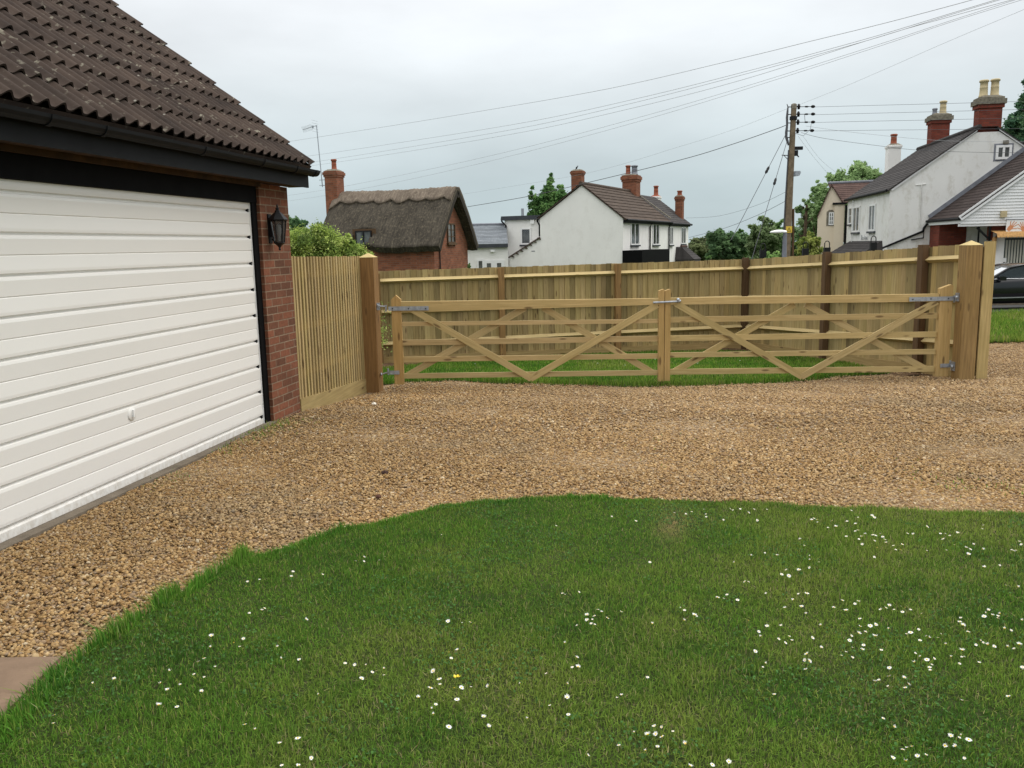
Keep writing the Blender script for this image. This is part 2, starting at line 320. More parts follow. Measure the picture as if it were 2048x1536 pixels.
def rotmats(n,tilt=1.0,rng=RNG):
    """random rotations: yaw uniform, tilt limited"""
    a=rng.uniform(0,2*np.pi,n); b=rng.normal(0,tilt,n); c=rng.normal(0,tilt,n)
    ca,sa,cb,sb,cc,sc=np.cos(a),np.sin(a),np.cos(b),np.sin(b),np.cos(c),np.sin(c); o=np.zeros(n); l=np.ones(n)
    Z=np.stack([ca,-sa,o,sa,ca,o,o,o,l],1).reshape(n,3,3); X=np.stack([l,o,o,o,cb,-sb,o,sb,cb],1).reshape(n,3,3); Y=np.stack([cc,o,sc,o,l,o,-sc,o,cc],1).reshape(n,3,3)
    return Z@X@Y
def tiled_slope(mb,e0,e1,r0,r1,gauge=.3,lip=.02,wave=0,amp=0,step=None,tile_w=.3,cv=.12):
    """roof slope of real overlapping courses. e0-e1 eave, r0-r1 ridge"""
    e0,e1,r0,r1=map(vec,(e0,e1,r0,r1)); ud=(e1-e0); W=ud.length; vd=(r0-e0); H=vd.length
    n=ud.normalized().cross(vd.normalized()).normalized()
    if n.z<0: n=-n
    nc=max(1,round(H/gauge))
    nu=max(1,int(W/step)) if step else max(1,int(W/tile_w))
    for k in range(nc):
        a,b=k/nc,min(1,(k+1.12)/nc)
        def row(t,off,am=1.0):
            L,Rr=e0.lerp(r0,t),e1.lerp(r1,t)
            o=[]
            for i in range(nu+1):
                x=i/nu; hgt=0
                if wave:
                    ph=(x*W/wave)%1.0; hgt=am*amp*(.5+.5*math.cos((ph-.5)*2*math.pi/.86) if abs(ph-.5)<.43 else 0)
                o.append(L.lerp(Rr,x)+n*(off+hgt))
            return o
        A0,A1,B=None,row(a,lip),row(b,lip*.25,.6 if wave else 1)
        A0=[q-n*.016 for q in A1] if wave else row(a,.001)
        tint=1+random.uniform(-cv,cv)
        off=k*.37
        mb.grid([A1,B],lambda i,j:(j/nu*W,(a if i==0 else b)*H+off),(tint,)*3,sm=bool(wave))
        mb.grid([A0,A1],lambda i,j:(j/nu*W,a*H+off+i*lip),(tint*.8,)*3,sm=False)  # lip faces tinted darker, standing for shade under the tile edge
    mb.poly([e0-n*.04,e1-n*.04,r1-n*.04,r0-n*.04]); mb.poly([e0,r0,r0-n*.04,e0-n*.04]); mb.poly([e1,r1,r1-n*.04,e1-n*.04]); mb.poly([e0,e1,e1-n*.04,e0-n*.04])
def window(parent,O,a,n,x0,x1,z0,z1,mull=1,bars=0,frame='upvc',fw=.06,sill=True,lattice=False,glass='glass',shade_surround=None):
    """window proud of the wall plane: O local origin, a right, n outward (local vectors)"""
    O,a,n=map(vec,(O,a,n)); Z=Vector((0,0,1)); f=MB()
    def bx(mb,xa,xb,za,zb,d0,d1): mb.obox(O+a*xa+Z*za+n*d0,a*(xb-xa),Z*(zb-za),n*(d1-d0))
    for q in ((x0,x0+fw,z0,z1),(x1-fw,x1,z0,z1),(x0+fw,x1-fw,z0,z0+fw),(x0+fw,x1-fw,z1-fw,z1)): bx(f,*q,.003,.06)
    for k in range(1,mull+1):
        xm=x0+(x1-x0)*k/(mull+1); bx(f,xm-fw*.45,xm+fw*.45,z0+fw,z1-fw,.003,.055)
    for k in range(1,bars+1):
        zm=z0+(z1-z0)*k/(bars+1); bx(f,x0+fw,x1-fw,zm-.015,zm+.015,.01,.035)
    fo=f.build('window',frame,parent); g=MB(); bx(g,x0+fw*.5,x1-fw*.5,z0+fw*.5,z1-fw*.5,.004,.02); g.build('pane',glass,fo)
    if lattice:
        l=MB(); W=x1-x0-2*fw; H=z1-z0-2*fw; sp=.13; k=-H
        while k<W:
            for sg in (1,-1):
                pa,pb=[],[]
                t0=max(0,-k); t1=min(H,W-k)
                if t1>t0:
                    xa,xb=(k+t0,k+t1) if sg>0 else (W-k-t0,W-k-t1)
                    l.bar(O+a*(x0+fw+xa)+Z*(z0+fw+t0)+n*.024,O+a*(x0+fw+xb)+Z*(z0+fw+t1)+n*.024,.012,.006,n.cross(Z))
            k+=sp
        l.build('lattice','lead',fo)
    if sill:
        s_=MB(); bx(s_,x0-.06,x1+.06,z0-.09,z0-.002,.0,.11); s_.build('sill','dgrey' if frame=='upvc' else frame,fo)
    if shade_surround:
        s_=MB(); t=.07
        for q in ((x0-t,x0-.002,z0-t,z1+t),(x1+.002,x1+t,z0-t,z1+t),(x0-.002,x1+.002,z1+.002,z1+t),(x0-.002,x1+.002,z0-t,z0-.002)): bx(s_,*q,.001,.012)  # flat dark strips round the frame imitate a shaded reveal
        s_.build('shade_surround',shade_surround,fo)
    return fo
def chimney(parent,cx,cy,z0,z1,w,d,mat='brickold',pots=((0,.5,.13,'terracotta'),),corb=.07,capm='mortar',corb_h=.28):
    b=MB(); b.box(cx-w/2,cx+w/2,cy-d/2,cy+d/2,z0,z1-corb_h)
    cm_=capm=='mossy'
    b.box(cx-w/2-corb*.5,cx+w/2+corb*.5,cy-d/2-corb*.5,cy+d/2+corb*.5,z1-corb_h,z1-corb_h*.66)
    b.box(cx-w/2-corb,cx+w/2+corb,cy-d/2-corb,cy+d/2+corb,z1-corb_h*.66,z1-corb_h*.2,mi=1 if cm_ else 0)
    b.box(cx-w/2-corb*.4,cx+w/2+corb*.4,cy-d/2-corb*.4,cy+d/2+corb*.4,z1-corb_h*.2,z1,mi=1 if cm_ else 0)
    o=b.build('chimney',mat,parent)
    if capm=='mossy': o.data.materials.append(MATS['mortar'])
    f=MB(); x,y=w/2+corb*.2,d/2+corb*.2
    top=[(cx-x*.6,cy-y*.6,z1+.09),(cx+x*.6,cy-y*.6,z1+.09),(cx+x*.6,cy+y*.6,z1+.09),(cx-x*.6,cy+y*.6,z1+.09)]; bot=[(cx-x,cy-y,z1+.002),(cx+x,cy-y,z1+.002),(cx+x,cy+y,z1+.002),(cx-x,cy+y,z1+.002)]
    f.poly(top)
    for i in range(4): j=(i+1)%4; f.poly([bot[i],bot[j],top[j],top[i]])
    f.build('flaunching','mortar' if cm_ else capm,o)
    for dx,h,r,pm in pots:
        p=MB(); p.lathe((cx+dx,cy,z1+.05),[(r*1.12,0),(r*1.1,.06),(r*.98,.08),(r*.92,h*.5),(r*.95,h*.5+.01),(r*.95,h*.5+.04),(r*.9,h*.5+.05),(r*.9,h-.10),(r*1.12,h-.09),(r*1.14,h-.03),(r*.95,h),(r*.8,h),(r*.75,h-.12)],14); p.build('chimney_pot',pm,o)
    return o
def gutter(mb,p,q,r=.06,n=6):
    mb.tube([p,q],r,8)
# ------------------------------------------------------------------ SETTING: ground, sheets
def ground_sheet():
    xs=np.concatenate([np.linspace(-500,-20,13),np.linspace(-16,24,21),np.linspace(30,500,13)]); ys=np.unique(np.concatenate([[-60,-20,-5,0,4,8],np.array([9,10,11.4,13,15.6,17,19,22,24,27,31,36,42,48,58,70,100,150,250,600])]))
    b=MB(); b.grid([[(x,y,zg(y)-(.05 if y<22 else .0)) for x in xs] for y in ys],lambda i,j:(xs[min(j,len(xs)-1)],ys[min(i,len(ys)-1)]),sm=True)
    struct(b.build('ground','ground'))
ground_sheet()
def sheet(name,mat,xs,y0,y1,ny,dz,zoff=None):
    b=MB(); rows=[]
    for j in range(ny+1):
        r=[]
        for x in xs:
            a,c=y0(x),y1(x); y=a+(c-a)*j/ny; r.append((x,y,zg(y)+dz+(zoff(x,y) if zoff else 0)))
        rows.append(r)
    b.grid(rows,lambda i,j:(rows[i][min(j,len(xs)-1)][0],rows[i][min(j,len(xs)-1)][1]),sm=True); return b.build(name,mat)
# lawn edge against the gravel
EDGE_PX=[(125,1330),(200,1280),(290,1225),(320,1192),(400,1162),(450,1132),(475,1108),(560,1097),(640,1071),(680,1052),(800,1030),(870,1011),(960,996),(1080,990),(1180,986),(1280,995),(1400,996),(1600,1005),(1800,1012),(2048,1022)]
_e=[atZ(u,v,.034) for u,v in EDGE_PX]; _ex=np.array([-9,-1.86,-1.83]+[max(p.x,-1.81+i*.02) for i,p in enumerate(_e)]+[4.2,6,9]); _ey=np.array([2.68,2.72,2.9]+[p.y for p in _e]+[4.78,4.5,4.2])
def edge(x):
    return np.interp(x,_ex,_ey)+.02*np.sin(np.asarray(x)*9.1)+.012*np.sin(np.asarray(x)*23.7)
def wall_x(y): return -2.431+(y-8.145)*math.tan(R_(9.95))    # garage / side fence line
def grav_far(x): 
    return float(np.interp(x,[-2.6,-2,-1.2,-.4,1.8,3.0,4.4,5.0,5.6,6.2,6.6,6.8,12],[12.4,12.3,12.2,11.75,11.5,11.55,11.9,12.2,12.8,13.6,15.5,17.2,17.4]))
xs=list(np.linspace(-4.0,13,86))
xs=list(np.linspace(-9,9,181))
struct(sheet('lawn_ground','turf',xs,lambda x:-6.0,lambda x:float(edge(x)),3,0.012))
BL=[(770,738,770),(900,722,762),(1000,713,768),(1150,708,772),(1300,704,775),(1450,704,774),(1560,706,768),(1640,711,760),(1720,722,752),(1790,741,748)]
_bf=[onground(u,vf) for u,vb,vf in BL]; _bb=[onground(u,vb) for u,vb,vf in BL]
def bl0(x): return float(np.interp(x,[p.x for p in _bf],[p.y for p in _bf]))+.03*math.sin(x*7)
def bl1(x): return float(np.interp(x,[p.x for p in _bb],[p.y for p in _bb]))+.08*math.sin(x*5.1)
BX0,BX1=-4.2,_bf[-1].x-.05
_gf0=grav_far
def grav_far(x): return max(_gf0(x),(bl0(x)+.12) if x<BX1 else 0)
xs=list(np.linspace(BX0,BX1,60))
xs=list(np.linspace(-4.0,13,86)); struct(sheet('gravel_drive','gravel',xs,lambda x:2.2,grav_far,30,0.0))
xs=list(np.linspace(BX0,BX1,60))
struct(sheet('back_lawn_ground','turf',xs,bl0,bl1,8,0.010))
xs=list(np.linspace(-4.2,6.1,60))
struct(sheet('soil_border','soil',xs,lambda x:min(bl1(x) if x<BX1 else 12.3,12.0 if x>5.3 else 99)-.05,lambda x:17.6,8,0.004,lambda x,y:.02*math.sin(x*6+y*3)))
# grass verge with a bank beyond the drive, and the road
def vz(x,y): return .03*math.sin(x*2.2+y)
xs=list(np.linspace(6.9,40,40)); struct(sheet('grass_verge','ground',xs,lambda x:17.0+.1*math.sin(x*3),lambda x:25.4,8,0.02,lambda x,y:.03))
xs=list(np.linspace(-90,90,61)); struct(sheet('road','tarmac',xs,lambda x:25.6,lambda x:31.5,6,0.006))
xs=list(np.linspace(-90,90,61)); struct(sheet('pavement','concrete',xs,lambda x:31.7,lambda x:34,3,0.09))
b=MB()
for i in range(90): b.box(-90+i*2,-90+i*2+1.99,25.42,25.57,zg(25.5)-.15,zg(25.5)+.03)
k=b.build('road_kerb','concrete'); struct(k)
b=MB()
for i in range(90): b.box(-90+i*2,-90+i*2+1.99,31.52,31.68,zg(31.6)-.15,zg(31.6)+.11)
struct(b.build('pavement_kerb','concrete'))
# ------------------------------------------------------------------ gravel stones
_K=[(RNG.uniform(-1,1,2)*f,RNG.uniform(0,6.28)) for f in (1.2,1.8,2.6,3.7,5.5,8,12,17) for _ in range(2)]
def fbm(x,y,sc=1.0):
    r=0; 
    for i,(k,p) in enumerate(_K): r=r+np.sin(x*k[0]*sc*1.6+y*k[1]*sc*1.6+p)*(.5 if i<6 else .3)
    return r/2.2
def ico():
    t=(1+5**.5)/2; v=np.array([(-1,t,0),(1,t,0),(-1,-t,0),(1,-t,0),(0,-1,t),(0,1,t),(0,-1,-t),(0,1,-t),(t,0,-1),(t,0,1),(-t,0,-1),(-t,0,1)],float)
    f=[(0,11,5),(0,5,1),(0,1,7),(0,7,10),(0,10,11),(1,5,9),(5,11,4),(11,10,2),(10,7,6),(7,1,8),(3,9,4),(3,4,2),(3,2,6),(3,6,8),(3,8,9),(4,9,5),(2,4,11),(6,2,10),(8,6,7),(9,8,1)]
    return v/np.linalg.norm(v[0]),f
def stone_colors(n,x,y):
    pal=np.array([(.40,.27,.135),(.47,.335,.185),(.31,.19,.085),(.56,.43,.27),(.29,.19,.11),(.37,.27,.19),(.31,.245,.19),(.50,.34,.17),(.66,.57,.45)])
    p=np.array([.22,.19,.17,.09,.11,.09,.05,.06,.02]); c=pal[RNG.choice(len(pal),n,p=p/p.sum())]*RNG.uniform(.85,1.14,(n,1))*np.array([.89,.83,.69])
    g_=np.clip(fbm(x*.6+2,y*.9,1.3)-.35,0,.6)[:,None]; c=c*(1-g_*.42)+np.array([.27,.225,.15])*g_*.42
    # patches where the gravel itself is paler or browner
    q=np.sin(x*1.3+np.sin(y*.9)*1.5)*np.sin(y*1.1+x*.4); c=c*(1+.09*q[:,None])
    pale=np.clip((y-6.0)/5,0,1)[:,None]*np.clip((x+1.5)/3,0,1)[:,None]*.20; return c*(1-pale)+np.array([.50,.375,.245])*pale*(.8+.4*RNG.random((n,1)))
def gravel():
    def pts(n,x0,x1,y0,y1,dens):
        x=RNG.uniform(x0,x1,n); y=RNG.uniform(y0,y1,n); ok=(y>edge(x)+.0)|(RNG.random(n)<.0)
        ok&=(np.abs(x)<.66*y+1.6)&(x>wall_x(y)+.135-.10*(y>8.2)+.012*np.sin(y*17))&(RNG.random(n)<dens(y))
        ok&=~((x<-1.87)&(y<3.33)&(y>2.8)&(x>-2.75))
        far=np.array([grav_far(a) for a in np.linspace(-4,13,341)]); ok&=y<np.interp(x,np.linspace(-4,13,341),far)
        return x[ok],y[ok]
    v,f=ico(); v=v*(1+.0)
    x,y=pts(300000,-3.6,6.0,2.6,7.4,lambda y:np.clip(1.25-.07*y,.5,1)); n=len(x)
    s=RNG.lognormal(math.log(.0076),.28,n); S=np.stack([s*RNG.uniform(.85,1.5,n),s*RNG.uniform(.7,1.1,n),s*RNG.uniform(.45,.85,n)],1)
    M=rotmats(n,.35)*S[:,None,:]; z=zgs(y)+.004+RNG.uniform(0,.010,n)+.012*np.sin(x*2.1+y)*np.sin(y*2.7)
    P=np.stack([x,y,z],1)
    # two jittered stone shapes
    h=n//2; objs=[]
    vj1=v*(1+RNG.uniform(-.25,.25,(12,1))); vj2=v*(1+RNG.uniform(-.25,.25,(12,1)))
    C=stone_colors(n,x,y)
    x2,y2=pts(270000,-4.0,12.5,7.4,17.3,lambda y:np.clip(1.3-.05*y,.45,1)); n2=len(x2)
    s2=RNG.lognormal(math.log(.0096),.26,n2); S2=np.stack([s2*RNG.uniform(.9,1.5,n2),s2*RNG.uniform(.7,1.1,n2),s2*RNG.uniform(.5,.85,n2)],1)
    M2=rotmats(n2,.35)*S2[:,None,:]; P2=np.stack([x2,y2,zgs(y2)+.006+RNG.uniform(0,.010,n2)+.012*np.sin(x2*2.1+y2)*np.sin(y2*2.7)],1)
    C2=stone_colors(n2,x2,y2)
    # merge: template A for first half, B for second; far stones use A too
    Mall=np.concatenate([M,M2]); Pall=np.concatenate([P,P2]); Call=np.concatenate([C,C2])
    cv=Call[:,None,:]*np.ones((1,12,1))
    o=scatter('gravel_stones',vj1,f,Mall,Pall,cv,['stone'])
    tag(o,'loose golden brown gravel stones covering the drive','gravel',kind='stuff')
gravel()
# ------------------------------------------------------------------ grass
def blades(name,x,y,z,h,wd,col,lean,label,cat='grass',az=None,side=0):
    n=len(x); a=RNG.uniform(0,2*np.pi,n); ln=np.abs(RNG.normal(0,1,n))*lean
    la=RNG.uniform(0,2*np.pi,n) if az is None else az+RNG.normal(0,.6,n)
    wx,wy=np.cos(a)*wd/2,np.sin(a)*wd/2; dx,dy=np.cos(la)*ln*h,np.sin(la)*ln*h
    hz=h*np.sqrt(np.clip(1-ln**2*.8,.12,1))
    V=np.zeros((n,5,3),np.float32)
    V[:,0]=np.stack([x-wx,y-wy,z],1); V[:,1]=np.stack([x+wx,y+wy,z],1)
    V[:,2]=np.stack([x+wx*.8+dx*.35,y+wy*.8+dy*.35,z+hz*.6],1); V[:,3]=np.stack([x-wx*.8+dx*.35,y-wy*.8+dy*.35,z+hz*.6],1)
    V[:,4]=np.stack([x+dx,y+dy,z+hz],1)
    me=bpy.data.meshes.new(name); me.vertices.add(n*5); me.vertices.foreach_set('co',V.ravel())
    b=np.arange(n,dtype=np.int32)[:,None]*5; F=np.concatenate([b+np.array([[0,1,2,3]]),b+np.array([[3,2,4]])],1).ravel()
    me.loops.add(n*7); me.loops.foreach_set('vertex_index',F.astype(np.int32)); me.polygons.add(n*2)
    ls=(np.arange(n)[:,None]*7+np.array([[0,4]])).ravel(); lt=np.tile([4,3],n)
    me.polygons.foreach_set('loop_start',ls.astype(np.int32)); me.polygons.foreach_set('loop_total',lt.astype(np.int32)); me.update(calc_edges=True)
    me.materials.append(MATS['blade']); C=np.ones((n,5,4),np.float32); C[:,:,:3]=col[:,None,:]
    ca=me.color_attributes.new('col','FLOAT_COLOR','POINT'); ca.data.foreach_set('color',C.ravel())
    o=bpy.data.objects.new(name,me); COL.objects.link(o); return tag(o,label,cat,kind='stuff')
def grass_col(x,y,n):
    q=fbm(x,y); q2=fbm(y+3.3,x-1.7,1.9)
    base=np.array([.113,.228,.031]); yel=np.array([.222,.282,.056]); dk=np.array([.060,.155,.025]); straw=np.array([.42,.37,.18])
    t=np.clip(q*.75+.25,0,1)[:,None]; c=base*(1-t*.8)+yel*t*.8
    t2=np.clip(-q2*.6+.1,0,.8)[:,None]; c=c*(1-t2)+dk*t2
    c=c*RNG.uniform(.5,1.55,(n,1)); yb=RNG.random(n)<.14; c[yb]=yel*RNG.uniform(.9,1.5,(yb.sum(),1)); st=RNG.random(n)<(.03+.08*np.clip(q,0,1)); c[st]=straw*RNG.uniform(.5,1.1,(st.sum(),1)); return c
def lawn():
    n=560000; y=np.sqrt(RNG.random(n))*5.9; y=np.where(RNG.random(n)<.5,RNG.uniform(1.6,5.7,n),y); x=RNG.uniform(-1,1,n)*(.66*y+.9)
    ok=(y<edge(x)-.005)&(y>1.6); x,y=x[ok],y[ok]; n=len(x)
    q=fbm(x+5,y-2,1.5); h=.016+.009*np.clip(q,-1,1)+RNG.uniform(0,.014,n)
    d=edge(x)-y; h=h*(1+.2*np.exp(-d/.06))
    c=grass_col(x,y,n)
    # worn bare patch
    wx,wy=.93,4.82; w_=np.exp(-(((x-wx-.25*(y-wy))/.085)**2+((y-wy)/.24)**2))*(.65+.35*np.sin(x*61)*np.sin(y*47)); kill=RNG.random(n)<w_*.25; 
    c=c*(1-.9*w_[:,None])+np.array([.55,.40,.21])*.9*w_[:,None]
    k=~kill
    blades('lawn_grass',x[k],y[k],np.full(k.sum(),.012),h[k],RNG.uniform(.0022,.0042,n)[k],c[k],.95,'short mown lawn grass in the foreground')
lawn()
def clover():
    n=60000; x=RNG.uniform(-2,4.2,n); y=RNG.uniform(1.7,5.6,n); q=fbm(x*1.3+9,y*1.3-4,2.2); ok=(q>.28)&(y<edge(x)-.03)&(np.abs(x)<.66*y+.9); x,y=x[ok],y[ok]; n=len(x)
    tv=[(0,0,0)]+[(math.cos(a)*.5,math.sin(a)*.5,.06*math.sin(3*a)) for a in np.linspace(0,2*math.pi,7)[:-1]]; tf=[(0,i+1,(i+1)%6+1) for i in range(6)]
    M=rotmats(n,.45)*RNG.uniform(.006,.013,n)[:,None,None]; P=np.stack([x,y,.012+RNG.uniform(.006,.024,n)],1)
    c=np.array([.075,.165,.045])*RNG.uniform(.6,1.5,(n,1)); o=scatter('clover_leaves',tv,tf,M,P,c,['blade']); tag(o,'patches of small round clover leaves among the lawn grass','clover',kind='stuff')
clover()
def edge_tufts():
    # longer grass leaning out over the gravel along the curved lawn edge
    X,Y,A,H=[],[],[],[]
    def along(x0,x1,n,hm,out=.03,az0=None):
        x=RNG.uniform(x0,x1,n); y=edge(x)+RNG.normal(-.035,out,n); X.append(x); Y.append(y); H.append(RNG.uniform(.4,1.15,n)*hm); A.append(np.full(n,az0 if az0 is not None else 1.9))
    along(-1.8,-1.0,3600,.030,.05); along(-1.60,-1.46,700,.095,.04,2.0); along(-1.82,-1.66,1100,.085,.06,2.6); along(-1.0,.0,3000,.034,.02); along(0,4.2,6000,.026,.02); along(.35,.62,700,.045,.02)
    along(-1.2,-1.02,350,.06,.03,1.8)
    x=RNG.normal(-1.80,.035,1900); y=RNG.uniform(2.4,3.2,1900); X.append(x);Y.append(y);H.append(RNG.uniform(.02,.075,1900));A.append(RNG.uniform(1.5,4.2,1900))
    x,y,h,a=map(np.concatenate,(X,Y,H,A)); n=len(x)
    blades('edge_grass',x,y,np.full(n,.008),h,RNG.uniform(.003,.0055,n),grass_col(x,y,n)*np.array([.85,1.0,.9]),.95,'longer untrimmed grass blades hanging over the gravel edge',az=a)
edge_tufts()
def back_lawn():
    n=130000; x=RNG.uniform(BX0,BX1,n); xs=np.linspace(BX0,BX1,200); a=np.interp(x,xs,[bl0(q) for q in xs]); b=np.interp(x,xs,[bl1(q) for q in xs])
    y=RNG.uniform(11,17,n); ok=(y>a-.03)&(y<b+RNG.normal(0,.06,n)); x,y,a=x[ok],y[ok],a[ok]; n=len(x)
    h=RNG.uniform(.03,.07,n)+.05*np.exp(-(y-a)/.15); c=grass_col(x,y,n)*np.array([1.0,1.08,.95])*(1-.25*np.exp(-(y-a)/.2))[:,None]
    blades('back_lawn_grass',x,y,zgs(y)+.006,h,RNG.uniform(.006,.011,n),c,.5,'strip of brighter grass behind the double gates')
back_lawn()
def verge():
    n=60000; x=RNG.uniform(8.4,18.5,n); y=17.0+.1*np.sin(x*3)+8.3*RNG.random(n)**1.2; h=RNG.uniform(.06,.18,n); c=grass_col(x,y,n)*np.array([1.05,1.0,.95])
    blades('verge_grass',x,y,zgs(y)+.03,h,RNG.uniform(.010,.02,n),c,.5,'rough grass verge beside the road beyond the right gatepost')
verge()
def strays():
    X,Y=[],[]
    for u,v,s,k in ((880,1130,.10,0),):
        pass
    # tufts at the foot of the garage and scattered in the drive
    cs=[(-2.30,7.9,.10,240,.05),(-2.37,7.5,.09,220,.04),(-2.44,7.1,.08,120,.035),(-2.05,8.25,.12,110,.03),(-2.55,6.2,.1,50,.03),(2.9,5.55,.10,60,.03),(3.3,5.4,.08,50,.03),(1.4,6.9,.3,40,.02),(2.6,6.3,.25,50,.02)]
    x=np.concatenate([RNG.normal(a,s,n) for a,b,s,n,h in cs]); y=np.concatenate([RNG.normal(b,s*2,n) for a,b,s,n,h in cs]); h=np.concatenate([RNG.uniform(.4,1,n)*h for a,b,s,n,h in cs]); n=len(x)
    ok=x>wall_x(y)+.08; x,y,h=x[ok],y[ok],h[ok]; n=len(x)
    blades('stray_weeds',x,y,zgs(y)+.01,h,RNG.uniform(.004,.007,n),grass_col(x,y,n)*1.1,.6,'sparse green weeds growing through the gravel by the garage','weeds')
strays()
b=MB(); b.prism([(-2.75,2.83,-.02),(-1.88,2.83,-.02),(-1.885,3.0,-.02),(-1.90,3.315,-.02),(-2.75,3.32,-.02)],(0,0,.035)); s_=b.build('paving_slab','slab',bevel=.004)
tag(s_,'tan paving slab at the lawn corner beside the gravel','paving slab')
# pale pebble and dark clods lying on the drive
def pebble(name,u,v,r,c,label,cat):
    p=onground(u,v); vv,ff=ico(); k=MB()
    for f in ff: k.poly([tuple(np.array(vv[i])*np.array([r*1.15,r,r*.75])) for i in f],None,c,sm=False)
    o=k.build(name,'stone'); o.location=(p.x,p.y,p.z+r*.5+.01); return tag(o,label,cat)
pebble('pale_stone',748,812,.028,(.85,.80,.68),'round cream stone on the gravel near the left gatepost','stone')
pebble('dark_stone',770,952,.028,(.05,.025,.018),'dark brown clod lying on the gravel left of the lawn top','stone')
pebble('dark_stone',757,999,.02,(.10,.045,.03),'small reddish dark stone on the gravel near the lawn edge','stone')
# ------------------------------------------------------------------ GARAGE (local: +x out of the front wall, +y along it, away from the camera)
GA=R_(9.95); GO=Vector((-2.431,8.145,0))
def gw(x,y,z): return GO+Vector((math.cos(GA)*x+math.sin(GA)*y,-math.sin(GA)*x+math.cos(GA)*y,z))
def garage():
    g=thing('garage','brick garage with brown tiled roof, black eaves and wide white up and over door','garage',GO,-GA)
    S0=-4.30; S1=-5.3; PW=.73
    b=MB(); b.box(.0-.32,.06,.095,PW,-.5,2.295); b.build('wall','brick',g)
    b=MB(); b.box(-.32,.06,S1,S0-.095,-.5,2.295); b.build('wall','brick',g)
    zr=2.30+2.95*math.tan(R_(39))-.15
    b=MB(); b.prism([(-.325,PW,-.5),(-5.5,PW,-.5),(-5.5,PW,2.3),(-2.77,PW,zr-.12),(.0,PW,2.30),(-.325,PW,2.296)],(0,-.22,0)); b.build('gable_wall','brick',g)
    b=MB(); b.box(-5.5,-5.28,S1,PW-.225,-.5,2.3); b.box(-5.275,-.33,S1,S1+.22,-.5,2.3); b.build('rear_wall','brick',g)
    # door: pressed steel profile run along the wall
    prof=[(0,-.0)]; prof=[(.0,.012),(.006,.03),(.004,.045)]
    zc=[.077+.2455*k for k in range(9)]; pts=[(.002,.004),(.002,.055),(-.004,.066)]
    for k,z in enumerate(zc):
        pts+=[(-.016,z-.006),(-.016,z+.004),(.003,z+.012),(.0045,z+.03)]
        if k<8: pts+=[(.0005,z+.112),(-.004,z+.117),(.0015,z+.123),(.0075,z+.215),(.004,z+.232)]
    pts+=[(.004,2.085),(.004,2.111)]
    b=MB(); y0,y1=S0+.012,-.012
    n=len(pts)
    for i in range(n-1):
        (xa,za),(xb,zb)=pts[i],pts[i+1]; b.poly([(xa,y0,za),(xa,y1,za),(xb,y1,zb),(xb,y0,zb)])
    b.poly([(-.03,y0,.004),(-.03,y0,2.111),(-.03,y1,2.111),(-.03,y1,.004)])
    d=b.build('door','door',g)
    for ya,yb in ((-.0115,0),(S0,S0+.0115)):
        f=MB(); f.box(-.02,.009,ya,yb,.002,2.112); f.build('door_edge','upvc',d)
    for z in zc:
        c=MB(); c.box(-.012,.006,-.052,-.030,z-.016,z+.014); c.build('groove_clip','blackplastic',d)
    h=MB(); h.lathe((.002,-2.07,.507),[(.047,0),(.047,.006),(.043,.010),(0,.010)],24,(1,0,0)); h.build('lock_plate','door',d)
    h=MB(); h.box(.012,.026,-2.073,-2.064,.485,.54); h.box(.012,.024,-2.064,-2.052,.532,.54); h.build('handle','upvc',d,bevel=.002)
    for ya,yb in ((.002,.093),(S0-.093,S0-.002)):
        f=MB(); f.box(-.05,.028,ya,yb,-.08,2.113); f.build('door_frame','black',g,bevel=.003)
    f=MB(); f.box(-.05,.034,S0-.093,.093,2.114,2.302); f.build('lintel_board','black',g,bevel=.003)
    t=MB(); t.box(-.10,.045,S0-.05,.001,-.12,.0025); t.box(.0455,.125,S0-.05,.03,-.12,.018); t.build('threshold','concrete',g,bevel=.006)
    s=MB(); s.box(.036,.232,S1,.80,2.303,2.315); s.build('soffit','soffit',g)
    s=MB(); s.box(.061,.085,S1,.095,2.262,2.302); s.build('soffit_moulding','soffit',g)
    f=MB(); f.box(.233,.255,S1,.83,2.292,2.432); f.box(.04,.2325,.80,.83,2.300,2.432); f.build('fascia','blackplastic',g,bevel=.003)
    # gutter: half round channel
    q=MB(); rows=[]
    for y in (S1,.887):
        rows.append([(.312+math.cos(t)*.055,y,2.462+math.sin(t)*.058) for t in np.linspace(math.pi,2*math.pi,9)]+[(.312+math.cos(t)*.050,y,2.462+math.sin(t)*.053) for t in np.linspace(2*math.pi,math.pi,9)])
    q.grid(rows,sm=False,closed=True); q.poly(rows[1][:9]); gu=q.build('gutter','blackplastic',g)
    for y in (-4.1,-3.05,-2.55,-1.35,-.35,.35,.80):
        q=MB(); rr=[]
        for yy in (y-.022,y+.022): rr.append([(.312+math.cos(t)*.062,yy,2.462+math.sin(t)*.065) for t in np.linspace(math.pi,2*math.pi,9)]+[(.312+math.cos(t)*.056,yy,2.462+math.sin(t)*.059) for t in np.linspace(2*math.pi,math.pi,9)])
        q.grid(rr,sm=False,closed=True); q.poly(rr[0]); q.poly(rr[1][::-1]); q.build('gutter_bracket','blackplastic',gu)
    ph=R_(39); ux,uz=-math.cos(ph),math.sin(ph)
    def rp_(up,y): return (.30+ux*up,y,2.445+uz*up)
    up0,up1=.132,.132+11*.335
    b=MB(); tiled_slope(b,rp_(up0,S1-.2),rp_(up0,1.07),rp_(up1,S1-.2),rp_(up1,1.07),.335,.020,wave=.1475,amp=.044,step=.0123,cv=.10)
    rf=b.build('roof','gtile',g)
    b=MB(); X2=2*(.30+ux*up1)
